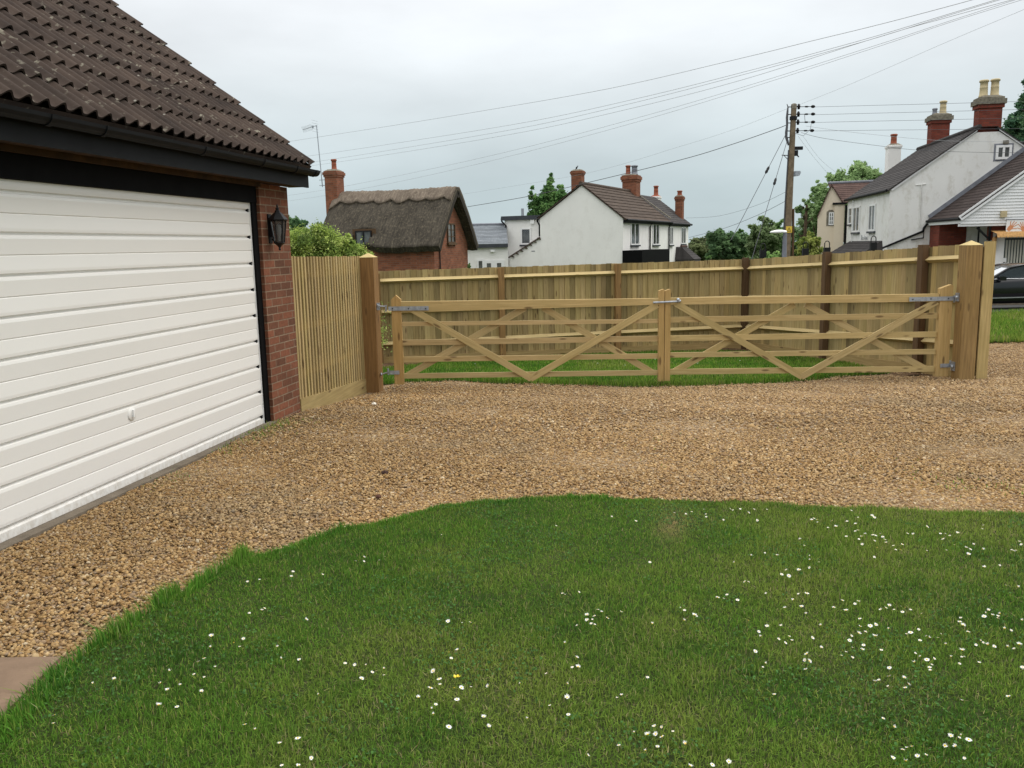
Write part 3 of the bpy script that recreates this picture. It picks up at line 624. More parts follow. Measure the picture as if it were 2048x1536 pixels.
    tiled_slope(b,(X2-rp_(up0,0)[0],S1-.2,rp_(up0,0)[2]),(X2-rp_(up0,0)[0],1.07,rp_(up0,0)[2]),(rp_(up1,0)[0],S1-.2,rp_(up1,0)[2]),(rp_(up1,0)[0],1.07,rp_(up1,0)[2]),.335,.02,wave=.1475,amp=.03,step=.05); b.build('rear_slope','gtile',g)
    b=MB(); b.tube([rp_(up1,S1-.2),rp_(up1,1.07)],.10,10); b.build('ridge','gtile',rf)
    b=MB(); n=Vector((math.sin(ph),0,math.cos(ph)))
    for sgn in (1,-1):
        p0=Vector(rp_(.02,.83))-n*.05; p1=Vector(rp_(up1,.83))-n*.05; m2=lambda p:Vector((X2-p.x,p.y,p.z))
        nn=n if sgn>0 else Vector((-n.x,0,n.z))
        if sgn<0: p0,p1=m2(p0),m2(p1)
        b.obox(p0-nn*.15+Vector((0,0,0)),(p1-p0),nn*.145,(0,.022,0))
    b.build('barge_board','blackplastic',g)
    b=MB(); b.obox(Vector(rp_(.05,.735))-n*.06,Vector(rp_(up1,0))-Vector(rp_(.05,0)),(0,.30,0),n*.012); b.build('verge_board','mortar',g)
garage()
def lantern():
    l=thing('wall_lantern','black coach lantern with clear glass on the brick pier','lamp',gw(.06,.27,1.655),-GA)
    cx=.095
    b=MB(); b.box(0,.012,-.035,.035,.08,.36); b.box(.0125,.03,-.022,.022,.14,.30); b.build('back_plate','blackmetal',l,bevel=.003)
    b=MB(); b.tube([(.02,0,.12),(.05,0,.10),(cx,0,.06)],.008,8); b.build('bracket_arm','blackmetal',l)
    def hexa(r,z): return (r,z)
    b=MB(); b.lathe((cx,0,0),[(.004,.01),(.012,.02),(.008,.035),(.02,.055),(.045,.075),(.050,.083)],6,sm=False); b.build('base','blackmetal',l)
    b=MB(); b.lathe((cx,0,0),[(.080,.300),(.092,.298),(.095,.306),(.082,.322),(.050,.358),(.026,.378),(.024,.392),(.014,.398),(.018,.412),(.008,.425),(.010,.436),(.001,.455)],6,sm=False); b.build('cap','blackmetal',l)
    b=MB()
    for k in range(6):
        t=2*math.pi*k/6+math.pi/6*0
        ax=Vector((0,0,1)); a=ax.cross(Vector((1,0,0))).normalized(); c=ax.cross(a)
        d=a*math.cos(t)+c*math.sin(t)
        b.tube([Vector((cx,0,.083))+d*.048,Vector((cx,0,.300))+d*.076],.0055,6)
    for r,z in ((.049,.085),(.076,.298)):
        b.tube([Vector((cx,0,z))+(a*math.cos(2*math.pi*k/6)+c*math.sin(2*math.pi*k/6))*r for k in range(7)],.006,6,cap=False)
    b.build('cage','blackmetal',l)
    b=MB(); b.lathe((cx,0,0),[(.044,.086),(.071,.297)],6,sm=False); b.build('glass_panes','lantern',l)
    b=MB(); b.lathe((cx,0,0),[(.012,.10),(.013,.15),(.022,.18),(.026,.215),(.020,.25),(.004,.268)],12); b.build('bulb','upvc',l)
lantern()
# ------------------------------------------------------------------ fences, posts, gates
def wb(mb,name,mat,root,bevel=0):
    o=root.location; mb.v=[(a-o.x,b_-o.y,c-o.z) for a,b_,c in mb.v]; return mb.build(name,mat,root,bevel)
def cv_(a=.12): 
    k=random.uniform(1-a,1+a); return (k*random.uniform(.97,1.03),k,k*random.uniform(.93,1.05))
def side_fence():
    A=gw(.035,.745,0); B=Vector((-1.995,11.36,0)); d=(B-A); L=d.length; d.normalize()
    n=Vector((d.y,-d.x,0)); root=thing('batten_fence','tall fence of narrow vertical battens between garage and left gatepost','fence',(A.x,A.y,-.1))
    b=MB(); k=0; sp=.0985; N=int(L/sp)
    zt=lambda t:1.60-.03*t/L
    for i in range(N+1):
        t=i*L/N
        w=.044; z0=.115-.17*t/L-.01
        b.obox(A+d*(t-w/2 if 0<t<L-.03 else (t if t==0 else t-w))+Vector((0,0,z0)),d*w,Vector((0,0,zt(t)-z0+random.uniform(-.004,.004))),n*.020,tuple(q*1.12 for q in cv_(.14)))
    wb(b,'battens','board',root)
    b=MB()
    for z in (.35,.85,1.40): b.obox(A+Vector((0,0,z-.04))-n*.045,d*L,Vector((0,0,.075)),n*.043,cv_())
    wb(b,'rails','rail',root)
    b=MB(); z0=-.14
    b.obox(A+Vector((0,0,-.12)),d*L+Vector((0,0,-.17)),Vector((0,0,.225)),n*.03,(.95,.95,.9)); wb(b,'gravel_board','board',root,.003)
    b=MB()
    for i in range(N):
        t=(i+.5)*L/N; b.obox(A+d*(t-.036)-n*.085+Vector((0,0,.02-.17*t/L)),d*.072,Vector((0,0,zt(t)-.03)),n*.016,tuple(q*.55 for q in cv_(.1)))  # rear boards tinted dark to stand for shade between the battens
    wb(b,'gap_shade_boards','darkpost',root)
    return A,d,n
side_fence()
def gatepost(label,c,s,rz,zt,zp,tint):
    r=thing('gatepost',label,'gatepost',(c[0],c[1],zg(c[1])),rz,'square timber gateposts'); h=zt-zg(c[1])
    b=MB(); b.obox((-s/2,-s/2,-.4),(0,0,h+.4),(s,0,0),(0,s,0),tint); b.build('shaft','post',r,.006)
    b=MB(); t=s/2+.004; zz=h+.001; pk=(0,0,zp-zg(c[1])); q=[(-t,-t,zz),(t,-t,zz),(t,t,zz),(-t,t,zz)]
    for i in range(4): b.poly([q[i],q[(i+1)%4],pk],[(0,0),(s,0),(s/2,s/2)],(1.1,1.1,1.0))
    b.build('pointed_top','rail',r)  # pale end grain, with the brightness of a lit top in its colour
gatepost('left square brown gatepost with pointed top at the end of the batten fence',(-1.875,11.42),.195,-GA,1.552,1.61,(1.15,1.1,1.05))
gatepost('right square brown gatepost with pointed top beside the upright board',(6.045,11.25),.205,0,1.548,1.61,(1.35,1.5,1.55))
# upright board beside the right gatepost
bx0=atY(1963,600,11.12).x+.012
r_=thing('upright_board','tall pale board fixed upright just right of the right gatepost','board',(bx0,11.14,zg(11.1)))
b=MB(); b.obox((.0,0,.03),(0,0,1.80),(.142,0,0),(0,.03,0),(1.25,1.25,1.2)); b.build('face_board','board',r_,.003)
b=MB(); b.obox((.01,.031,.06),(0,0,1.70),(.10,0,0),(0,.07,0),(.8,.8,.8)); b.build('backing_post','darkpost',r_,.004)
def fence_run(label,name,P,ztop,postT,skip=()):
    """P: list of (x,y) posts; camera sees the rail side"""
    root=thing(name,label,'fence',(P[0][0],P[0][1],zg(P[0][1])))
    for i in range(len(P)-1):
        a=Vector((*P[i],0)); c=Vector((*P[i+1],0)); d=(c-a); L=d.length; d.normalize(); n=Vector((d.y,-d.x,0))
        if n.dot(-a)<0: n=-n
        za,zb_=ztop[i],ztop[i+1]; ga,gb=zg(a.y),zg(c.y); b=MB(); N=round(L/.106)
        for k in range(N):
            t=k/N; z1=za+(zb_-za)*t+random.uniform(-.006,.006); z0=ga+(gb-ga)*t+.13; w=L/N+.018
            o=a+d*(t*L)-n*(.050+.004*(k%2)); tint=cv_(.27)
            if random.random()<.08: tint=tuple(q*.62 for q in tint)
            b.obox(o+Vector((0,0,z0)),Vector((0,0,z1-z0)),d*w-n*.014,-n*.012,tint)
        wb(b,'boards','board',root)
        for off,hh in ((.185,.07),(.755,.07),(1.345,.07)):
            b=MB(); p0=a+Vector((0,0,za-off)); p1=c+Vector((0,0,zb_-off))
            # arris rail: triangular section, sloping upper face
            tri=[-n*.048+Vector((0,0,.045)),n*.022+Vector((0,0,-.004)),-n*.048+Vector((0,0,-.045))]
            q0=[p0+t_ for t_ in tri]; q1=[p1+t_ for t_ in tri]; ru=random.uniform(0,20)
            for j in range(3):
                j2=(j+1)%3; b.poly([q0[j],q1[j],q1[j2],q0[j2]],[(ru,j*.1),(ru+L,j*.1),(ru+L,j*.1+.09),(ru,j*.1+.09)],(1.05,1.05,1.0))
            b.poly(q0); b.poly(q1[::-1]); wb(b,'rail','rail',root)
        b=MB(); b.obox(a+Vector((0,0,ga-.1))-n*.046,(c-a)+Vector((0,0,gb-ga)),Vector((0,0,.235)),n*.03,(1.0,.95,.9)); wb(b,'gravel_board','board',root,.003)
    for i,(p,z) in enumerate(zip(P,ztop)):
        if i in skip: continue
        b=MB(); s=.105; a=Vector((*p,0)); j=min(i,len(P)-2); d=(Vector((*P[j+1],0))-Vector((*P[j],0))).normalized(); n=Vector((d.y,-d.x,0)); n=n if n.dot(-a)>0 else -n
        z0=zg(p[1])-.2; h=z+postT[i][1]-z0
        b.obox(a-d*s/2-n*.04+Vector((0,0,z0)),Vector((0,0,h)),d*s,n*s,(postT[i][2],)*3); o=wb(b,'post',postT[i][0],root,.004)
    return root
A_=Vector((-2.42,15.6,0)); C_=Vector((4.72,17.1,0)); D_=Vector((6.10,11.55,0))
def onl(P,Q,u):
    k=math.tan(math.atan2(atY(u,560,10).x,10)); t=(k*P.y-P.x)/((Q.x-P.x)-k*(Q.y-P.y)); return P+(Q-P)*t
zt1=lambda p:1.262+(1.305-1.262)*(p.x+2.42)/7.14
p1=[A_+(A_-C_)*.30,A_,onl(A_,C_,1002),onl(A_,C_,1235),C_]
fence_run('long left run of close boarded fence across the back of the grass strip','board_fence',[(p.x,p.y) for p in p1],[zt1(p) for p in p1],[('post',-.01,1.1),('post',-.04,1.0),('post',-.01,1.35),('post',-.01,1.3),('darkpost',.02,1.0)],skip=(4,))
p2=[C_,onl(C_,D_,1653),onl(C_,D_,1845),D_]
zt2=lambda p:1.305+(1.560-1.305)*(17.1-p.y)/(17.1-11.55)
fence_run('right run of close boarded fence coming forward to the right gatepost','board_fence',[(p.x,p.y) for p in p2],[zt2(p) for p in p2],[('darkpost',.03,1.0),('darkpost',.03,1.2),('darkpost',.03,1.2),('post',-.02,1.0)],skip=(3,))
GY=11.4
def G(u,v,dy=0.0):
    p=atY(u,v,GY); return Vector((p.x,GY+dy,p.z))
def gate(side):
    if side=='L':
        root=thing('field_gate','left leaf of the double five bar timber gate, hinged on the left gatepost','gate',G(794,768),0,'double five bar gate leaves')
        hx=(785,804,590,768); cx=(1316.5,1327.5,578,762)
        top=[(802,603),(1318,596.5),(1318,609),(802,625)]
        rails=[((803,644,652),(1317,636,646)),((803,680,691),(1317,672,682.5)),((803,714,724),(1317,707,717)),((803,747,757),(1317,739,750))]
        fb=[((826,619),(1063,757)),((1061,757),(1314,609))]; rb=[((812,753),(1050,616)),((1085,615),(1306,746))]
    else:
        root=thing('field_gate','right leaf of the double five bar timber gate, hinged on the right gatepost','gate',G(1885,750),0,'double five bar gate leaves')
        hx=(1874,1899,569,752); cx=(1328.6,1340,578,761)
        top=[(1339,595.5),(1876,587.5),(1876,603),(1339,609)]
        rails=[((1339,634,645),(1875,626,636.5)),((1339,671,682),(1875,662,674)),((1339,705,715),(1875,697,708)),((1339,738,749),(1875,732,743))]
        fb=[((1350,606),(1603,753)),((1601,753),(1872,602))]; rb=[((1347,745),(1590,609)),((1612,609),(1852,738))]
    def stile(name,u0,u1,vt,vb,th,tint,asym=0):
        b=MB(); xl,xr=G(u0,650).x,G(u1,650).x; zt=G((u0+u1)/2,vt).z; zb=G((u0+u1)/2,vb).z; w=xr-xl
        sh=.45*w if asym==0 else .30*w
        pk=.5 if asym==0 else .85
        b.prism([(xl,GY-th/2,zb),(xr,GY-th/2,zb),(xr,GY-th/2,zt-sh*(1 if asym==0 else .25)),(xl+w*pk,GY-th/2,zt),(xl,GY-th/2,zt-sh)],(0,th,0),tint)
        # grain runs upwards
        b.uv=[(q[1],q[0]) for q in b.uv]; return wb(b,name,'gate',root,.004)
    stile('hanging_stile',*hx,.075,(.95,.82,.66) if side=='L' else (1.02,.95,.85),0 if side=='L' else 1)
    stile('closing_stile',*cx,.075,(.95,.85,.70),1)
    b=MB(); b.prism([G(u,v,-.033) for u,v in top[::-1]],(0,.066,0),(1.08,1.06,1.0)); wb(b,'top_rail','gate',root,.004)
    for (u0,a0,b0),(u1,a1,b1) in rails:
        b=MB(); b.obox(G(u0,b0,-.012),G(u1,b1,-.012)-G(u0,b0,-.012),Vector((0,0,G(u0,a0).z-G(u0,b0).z)),(0,.026,0),cv_(.06)); wb(b,'rail','gate',root,.002)
    for k,(p,q) in enumerate(fb):
        b=MB(); b.bar(G(*p,-.027-.0015*k),G(*q,-.027-.0015*k),.085,.026,(0,0,1),cv_(.08)); wb(b,'front_brace','gate',root,.002)
    for k,(p,q) in enumerate(rb):
        b=MB(); b.bar(G(*p,.029+.0015*k),G(*q,.029+.0015*k),.085,.026,(0,0,1),tuple(x*.92 for x in cv_(.08))); wb(b,'rear_brace','gate',root,.002)
    if side=='L':
        b=MB(); b.box(G(1317,700).x,G(1327,700).x,GY-.045,GY+.03,G(1322,773).z,G(1322,763).z); wb(b,'drop_foot','darkpost',root,.002)
        ti,hi,lo=(858,613,621),(800,),(783,801,740,747)
        b=MB(); b.obox(G(778,621,-.052),G(858,620,-.052)-G(778,621,-.052),(0,0,.055),(0,.008,0)); hb=wb(b,'hinge_band','galv',root,.002)
        for u in (786,818,852):
            b=MB(); b.lathe(G(u,616.5,-.052)-root.location,[(.008,0),(.010,.004),(.004,.009),(0,.009)],10,(0,-1,0)); b.build('bolt','dgrey',hb)
        b=MB(); c=G(772,616,-.02); b.tube([c+Vector((0,0,.04)),c-Vector((0,0,.045))],.013,10); b.tube([c+Vector((0,0,.02)),G(756,612,-.02)+Vector((0,0,.0))],.009,8); b.obox(G(753,620,-.03),(.05,0,0),(0,0,.095),(0,.03,0)); b.lathe(G(757,611,-.03),[(.02,0),(.02,.015),(.012,.02)],6,(0,-1,0),sm=False); wb(b,'hinge_pin','galv',root)
        b=MB(); b.obox(G(780,748,-.052),(G(800,748).x-G(780,748).x,0,0),(0,0,.05),(0,.008,0)); c=G(777,744,-.03); b.tube([c+Vector((0,0,.05)),c-Vector((0,0,.035))],.013,10); b.tube([c,G(764,748,-.02)],.010,8); b.lathe(G(764,748,-.02),[(.022,0),(.022,.012),(.01,.018)],8,(-1,-.3,0),sm=False); wb(b,'lower_hinge','galv',root)
        # throw-over latch bar across both meeting stiles
        b=MB(); b.tube([G(1305,604.5,-.075),G(1352,602.5,-.075)],.014,10); b.tube([G(1352,602.5,-.075),G(1358,601.5,-.06),G(1359,601,-.03)],.016,10); b.lathe(G(1354,599,-.075),[(.020,-.012),(.024,0),(.016,.02),(0,.026)],10); b.lathe(G(1306,604.5,-.075),[(.016,0),(.010,.012),(0,.016)],10,(-1,0,0)); wb(b,'latch_bar','galv',root)
    else:
        b=MB(); b.obox(G(1815,602.5,-.052),G(1905,600.5,-.052)-G(1815,602.5,-.052),(0,0,.055),(0,.008,0)); hb=wb(b,'hinge_band','galv',root,.002)
        for u in (1822,1858,1893):
            b=MB(); b.lathe(G(u,598-(u-1822)*.02,-.052)-root.location,[(.008,0),(.010,.004),(.004,.009),(0,.009)],10,(0,-1,0)); b.build('bolt','dgrey',hb)
        b=MB(); c=G(1906,597,-.03); b.tube([c+Vector((0,0,.045)),c-Vector((0,0,.05))],.013,10); zc=G(1916,593).z; b.tube([c+Vector((0,0,.02)),Vector((5.93,11.30,zc))],.010,8); b.obox(Vector((5.922,11.262,zc-.055)),(.019,0,0),(0,0,.11),(0,.075,0)); b.lathe(Vector((5.922,11.285,zc)),[(.022,0),(.022,.015),(.012,.024)],6,(-1,-.4,0),sm=False); wb(b,'hinge_pin','galv',root)
        b=MB(); b.obox(G(1877,734,-.052),(G(1895,734).x-G(1877,734).x,0,0),(0,0,.05),(0,.008,0)); c=G(1898,729,-.03); b.tube([c+Vector((0,0,.06)),c-Vector((0,0,.035))],.013,10); zc=G(1911,730).z; b.tube([c,Vector((5.93,11.30,zc))],.010,8); b.obox(Vector((5.922,11.262,zc-.06)),(.019,0,0),(0,0,.12),(0,.075,0)); b.lathe(Vector((5.922,11.285,zc)),[(.024,0),(.024,.02),(.01,.03)],8,(-1,-.4,0),sm=False); wb(b,'lower_hinge','galv',root)
gate('L'); gate('R')
# ------------------------------------------------------------------ BUILDINGS beyond the fence
class FR:
    """a building's own axes: origin at a corner, x along the face seen frontally, y running back"""
    def __init__(s,u,Y,ang,base=None):
        p=atY(u,500,Y); s.o=Vector((p.x,p.y,0)); s.a=ang; s.e1=Vector((math.cos(ang),math.sin(ang),0)); s.e2=Vector((-math.sin(ang),math.cos(ang),0)); s.zb=zg(Y) if base is None else base; s.o.z=s.zb
    def hit(s,u,v,n,c):
        d=ray(u,v); k=(c-(EYE-s.o).dot(n))/d.dot(n); q=EYE+d*k-s.o; return Vector((q.dot(s.e1),q.dot(s.e2),q.z))
    def f(s,u,v,y=0): q=s.hit(u,v,s.e2,y); return (q.x,q.z)
    def s(s,u,v,x=0): q=s.hit(u,v,s.e1,x); return (q.y,q.z)
    def sf(s,u,v,x=0): return s.hit(u,v,s.e1,x)
X1=Vector((1,0,0)); Y1=Vector((0,1,0)); Z1=Vector((0,0,1)); O0=Vector((0,0,0))
# ---- thatched cottage
def cottage():
    F=FR(868,38,-R_(16)); c=thing('thatched_cottage','small brick cottage under a dark thatched roof with pale scalloped ridge','cottage',F.o,F.a)
    D=4.6; W=6.0; zr=F.f(905,372,D/2)[1]; ez=F.f(860,499,-.45)[1]
    wt=ez+.55
    b=MB(); b.prism([(0,.0,-1.5),(0,D,-1.5),(0,D,wt+.1),(0,D/2,zr-.62),(0,0,wt+.1)],(-W+.75,0,0)); b.build('wall','brickold',c)
    # thatch grid
    def prof(q):      # q in [-1,1]: -1 front eave, 0 ridge, 1 back eave  (outer surface)
        a=abs(q); run=D/2+.50; y=D/2+(1 if q>0 else -1)*run*(a if a>.0 else 0); h=zr-.0-(zr-ez-.12)*(a**1.12)+.06*math.sin(a*math.pi)
        h-= .16*max(0,1-a/.10)**2
        return y,h
    NX,NQ=64,56; xr,xl=.42,-W+.22
    rows=[]; hole=set()
    Lx0=F.f(701,480,-.3)[0]; Lx1=F.f(745,480,-.3)[0]; La=F.f(720,459,.1)[1]
    out=[]; inn=[]
    for i in range(NX+1):
        x=xl+(xr-xl)*i/NX; ro=[]; ri=[]
        for j in range(NQ+1):
            q=-1+2*j/NQ; y,z=prof(q)
            # hipped sweep at the left end
            t=max(0,(xl+1.0-x)/1.0); xx=x; z-= .45*t*t*abs(q)**.5
            dip=.06*math.sin(x*.9+1)+ .025*math.sin(x*7+q*9)+.02*math.sin(x*17-q*23)
            z+=dip*(.5)
            # eyebrow swell above the dormer window
            wx=(x-(Lx0+Lx1)/2)/((Lx1-Lx0)*.75)
            if q<-.25: z+=.20*math.exp(-wx*wx)*min(1,(-.25-q)*2.2); 
            # left of the window the eave drops lower
            k=x+ .0
            if q<-.8 and x<Lx0: z-= .35*(-.8-q)/.2*min(1,(Lx0-x)/.4); 
            s_=1 if q>0 else -1; nrm=Vector((0,s_*.72,.70)) if abs(q)>.05 else Vector((0,0,1))
            P=Vector((xx,y,z)); ro.append(P); ri.append(P-nrm*(.34 if abs(q)>.05 else .42))
        out.append(ro); inn.append(ri)
    for i in range(NX):
        for j in range(NQ):
            P=(out[i][j]+out[i+1][j+1])/2; q=-1+2*(j+.5)/NQ
            if q<-.3 and Lx0<P.x and P.z<La+.0-.16*((P.x-(Lx0+Lx1)/2)/((Lx1-Lx0)/2))**2 and P.x<Lx1-.42*(La-P.z): hole.add((i,j))
    b=MB(); step=(xr-xl)/NX
    def uv(i,j): return (i*step,j*.11)
    for i in range(NX):
        for j in range(NQ):
            if (i,j) in hole: continue
            a_=[out[i][j],out[i+1][j],out[i+1][j+1],out[i][j+1]]; b.poly(a_,[uv(i,j),uv(i+1,j),uv(i+1,j+1),uv(i,j+1)],sm=True)
            c_=[inn[i][j],inn[i][j+1],inn[i+1][j+1],inn[i+1][j]]; b.poly(c_,[uv(i,j),uv(i,j+1),uv(i+1,j+1),uv(i+1,j)])
            for (ni,nj),(p,q_) in (((i-1,j),((i,j+1),(i,j))),((i+1,j),((i+1,j),(i+1,j+1))),((i,j-1),((i,j),(i+1,j))),((i,j+1),((i+1,j+1),(i,j+1)))):
                if ni<0 or nj<0 or ni>=NX or nj>=NQ or (ni,nj) in hole:
                    A,B=p,q_; b.poly([out[B[0]][B[1]],out[A[0]][A[1]],inn[A[0]][A[1]],inn[B[0]][B[1]]],[(B[0]*step,0),(A[0]*step,0),(A[0]*step,.3),(B[0]*step,.3)])
    o=b.build('thatch','thatch',c)
    # weld so the smooth faces shade as one skin
    md=o.modifiers.new('weld','WELD'); md.merge_threshold=.002
    # ridge cap with scalloped lower edge
    b=MB(); NXc=120; outc=[]; innc=[]
    for i in range(NXc+1):
        x=xl+.05+(xr-xl-.08)*i/NXc; ph=(x*1.15)%1.0; sc=.27+.055*abs(math.sin(math.pi*ph))+.012*math.sin(x*5.3); ro=[];ri=[]
        for j in range(13):
            q=(-1+2*j/12)*sc; y,z=prof(q); t=max(0,(xl+1.0-x)/1.0); z-= .45*t*t*abs(q)**.5; z+=(.06*math.sin(x*.9+1))*.5+.01*math.sin(x*31+q*40)
            s_=1 if q>0 else -1; nrm=Vector((0,s_*.72,.70)) if abs(q)>.05 else Vector((0,0,1)); P=Vector((x,y,z)); ro.append(P+nrm*.085); ri.append(P+nrm*.0)
        outc.append(ro); innc.append(ri)
    for i in range(NXc):
        for j in range(12): b.poly([outc[i][j],outc[i+1][j],outc[i+1][j+1],outc[i][j+1]],[(i*.055,j*.12),(i*.055+.055,j*.12),(i*.055+.055,j*.12+.12),(i*.055,j*.12+.12)],sm=True)
        b.poly([innc[i][0],innc[i+1][0],outc[i+1][0],outc[i][0]]); b.poly([outc[i][12],outc[i+1][12],innc[i+1][12],innc[i][12]])
    for k in (0,NXc):
        b.poly(outc[k]+innc[k][::-1])
    oc=b.build('ridge_cap','thatchcap',c); md=oc.modifiers.new('weld','WELD'); md.merge_threshold=.002
    # dormer window in its recess
    b=MB(); b.box(Lx0-.02,Lx1+.05,-.03,.0-.003,F.f(720,492)[1]-.1,La+.02); b.build('dormer_panel','darkpost',c)
    x0,z0=F.f(712,491,-.04); x1,z1=F.f(743,461,-.04); window(c,(0,-.035,0),X1,-Y1,x0,x1,z0,z1,1,0,'blackmetal',.05,sill=False)
    # gable window
    y0,z1=F.s(893,446); y1,z0=F.s(909.5,486); window(c,O0,Y1,X1,y0,y1,z0,z1,1,2,'darkpost',.06,sill=True)
    b=MB(); y0=F.s(878,520)[0]; b.tube([(.05,y0,-1),(.05,y0,F.s(878,486)[1])],.03,6); b.build('downpipe','blackplastic',c)
    # stack at the left end
    x,zc=F.f(664,350,D/2-.3); z_top=F.f(664,344,D/2)[1]; 
    chimney(c,x+.05,D/2-.2,-1,z_top,.62,.75,'brickold',((0.03,.52,.125,'terracotta'),),.07)
    # TV aerial on its mast
    p0=F.f(645,374,D/2-.3); p1_=F.f(633,251,D/2-.3); b=MB(); b.tube([(p0[0],D/2-.3,p0[1]),(p1_[0],D/2-.3,p1_[1])],.022,6)
    m_=b.build('aerial_mast','galv',c); b=MB()
    for v in (360,371):
        q=F.f(642.5,v,D/2-.3); b.tube([(q[0]-.1,D/2-.3,q[1]),(q[0]+.35,D/2-.3,q[1])],.018,6)
    b.tube([(p0[0]+.32,D/2-.3,F.f(642,356,D/2-.3)[1]),(p0[0]+.32,D/2-.3,F.f(642,375,D/2-.3)[1])],.018,6)
    b.build('mast_bracket','galv',m_)
    b=MB(); h=Vector((p1_[0],D/2-.3,p1_[1])); e_=F.f(612,261,D/2-.3); e_=Vector((e_[0],D/2-.6,e_[1])); d=(e_-h)
    b.tube([h+d*-.05,e_],.016,6)
    for k in np.linspace(.35,1,9): q=h+d*k; b.tube([q+Vector((0,-.10,.12)),q-Vector((0,-.10,.12))],.006,4)
    for dz in np.linspace(-.25,.25,5): q=h+d*.18+Vector((0.05,0,dz)); b.tube([q+Vector((0,.3,0)),q-Vector((0,.3,0))],.005,4)
    b.obox(h+d*.28+Vector((-.03,-.03,-.06)),(.07,0,0),(0,.06,0),(0,0,.11)); b.build('aerial','galv',m_)
cottage()
# ---- white gabled house (near half of the terrace) with flat roofed wing
def white_house():
    ang=math.atan2(-.424,.906); F=FR(1246,48,ang); c=thing('white_house','long white rendered house with plain gable, brown tiled roof and flat roofed wing','house',F.o,F.a)
    ew=F.f(1246,437)[1]; xp,zp=F.f(1163,371); xl=F.f(1080,440)[0]; zl=F.f(1080,437)[1]; L2=F.s(1337,440)[0]
    xw,zw=F.f(1019,518); xk,zk=F.f(1080,476)
    b=MB(); b.prism([(xw,0,-2),(0,0,-2),(0,0,ew),(xp,0,zp),(xl,0,zl),(xl,0,zk),(xw,0,zw+.05)],(0,.35,0)); b.prism([(xl+.01,.351,-2),(0,.351,-2),(0,.351,ew),(xp,.351,zp),(xl+.01,.351,zl)],(0,L2-.352,0)); b.build('wall','white',c)
    # roof slopes
    ov=.28; 
    def down(pe,pr,o): d=Vector(pe)-Vector(pr); return Vector(pe)+d.normalized()*o
    b=MB(); R0=Vector((xp,-.12,zp+.10)); E0=down((0,-.12,ew+.10),R0,ov); tiled_slope(b,E0,E0+Y1*(L2+.12),R0,R0+Y1*(L2+.12),.34,.045,step=.5); b.build('roof','htile',c)
    b=MB(); E1=down((xl,-.12,zl+.10),R0,.15); tiled_slope(b,E1+Y1*(L2+.12),E1,R0+Y1*(L2+.12),R0,.34,.045,step=.5); b.build('rear_roof','htile',c)
    b=MB(); b.tube([R0-Y1*.02+Z1*.02,R0+Y1*(L2+.1)+Z1*.02],.11,8); b.build('ridge','htile',c)
    b=MB(); b.box(.02,.16,0,L2,ew-.24,ew-.08); b.build('fascia','blackplastic',c)
    b=MB(); b.tube([(.24,-.05,ew-.08),(.24,L2,ew-.08)],.07,8); b.build('gutter','blackplastic',c)
    for u in (1298,1336):
        y=F.s(u,480)[0]; z1=ew-.1; z0=F.s(u,508)[1] if u<1300 else -1; b=MB(); b.tube([(.22,y,z1),(.07,y,z1-.3),(.07,y,z0)],.045,6); b.build('downpipe','blackplastic',c)
    for (ua,ub,va,vb) in ((1261,1277.5,445,490),(1305,1317.5,447.5,490)):
        y0,zt=F.s(ua,va); y1,_=F.s(ub,va); zb=F.s(ua,vb)[1]; window(c,O0,Y1,X1,y0,y1,zb,zt,1,0,'upvc',.07,True)
    # black flat canopy along the front
    y0=-.15; y1=F.s(1341,506,1.15)[0]; zt=F.s(1246,501)[1]
    b=MB(); b.box(.01,1.15,y0,y1-.25,zt-.85,zt); b.build('canopy','black',c,.02)
    chimney(c,F.f(1155.5,350,.35)[0],.36,zp-.45,F.f(1155,342,.3)[1],.62,.5,'brickold',(),.06,'mortar',.22)
    yc=F.sf(1266,380,xp)[1]; chimney(c,xp,L2-.35,zp-1,F.hit(1266,352,F.e1,xp).z,.95,.95,'brickold',((-.22,.62,.16,'terracotta'),(.22,.60,.20,'lead')),.10,'mortar',.42)
    b=MB(); b.obox((xp,L2-.02,zp+.16),Vector((-xp+.15,0,ew-zp)),(0,.18,0),(0,0,.07)); b.build('party_parapet','mortar',c)
    # verge line under the tiles and catslide coping
    b=MB(); b.bar((xl,-.03,zk+.04),(xw-.05,-.03,zw+.08),.07,.10,Z1); 
    for k in range(7): t=(k+.5)/7; b.obox(Vector((xl,-.10,zk+.05)).lerp(Vector((xw,-.10,zw+.06)),t),(.18,0,-.07),(0,.12,0),(0,0,.06))
    b.build('coping','htile',c)
    b=MB(); x,z=F.f(1063,502.5); b.box(x,x+.22,-.012,-.001,z-.02,z+.03); b.build('air_vent','lead',c)
    # flat roofed wing, set back
    yb=.9
    xa,za=F.f(1009,441,yb); xb=xl-.012; zt2=F.f(1003,433,yb)[1]
    b=MB(); b.box(xa,xb,yb,yb+4,-2,za); wg=b.build('wing_wall','white',c)
    b=MB(); b.box(xa-.16,xb+.3,yb-.16,yb+4.1,za+.001,zt2); b.build('flat_roof','dgrey',c)
    b=MB(); x=F.f(1045,425,yb+1)[0]; b.tube([(x,yb+1,zt2),(x,yb+1,F.f(1045,417,yb+1)[1])],.09,8); b.build('flue','galv',c)
    x0,z1=F.f(1041.5,456,yb); x1,z0=F.f(1063,489,yb); window(c,(0,yb,0),X1,-Y1,x0,x1,z0,z1,0,0,'upvc',.09,True,lattice=True)
    x,z=F.f(1066,443,yb); b=MB(); b.box(x-.12,x+.12,yb-.12,yb-.002,z-.13,z+.10); b.build('alarm_box','upvc',c,.01)
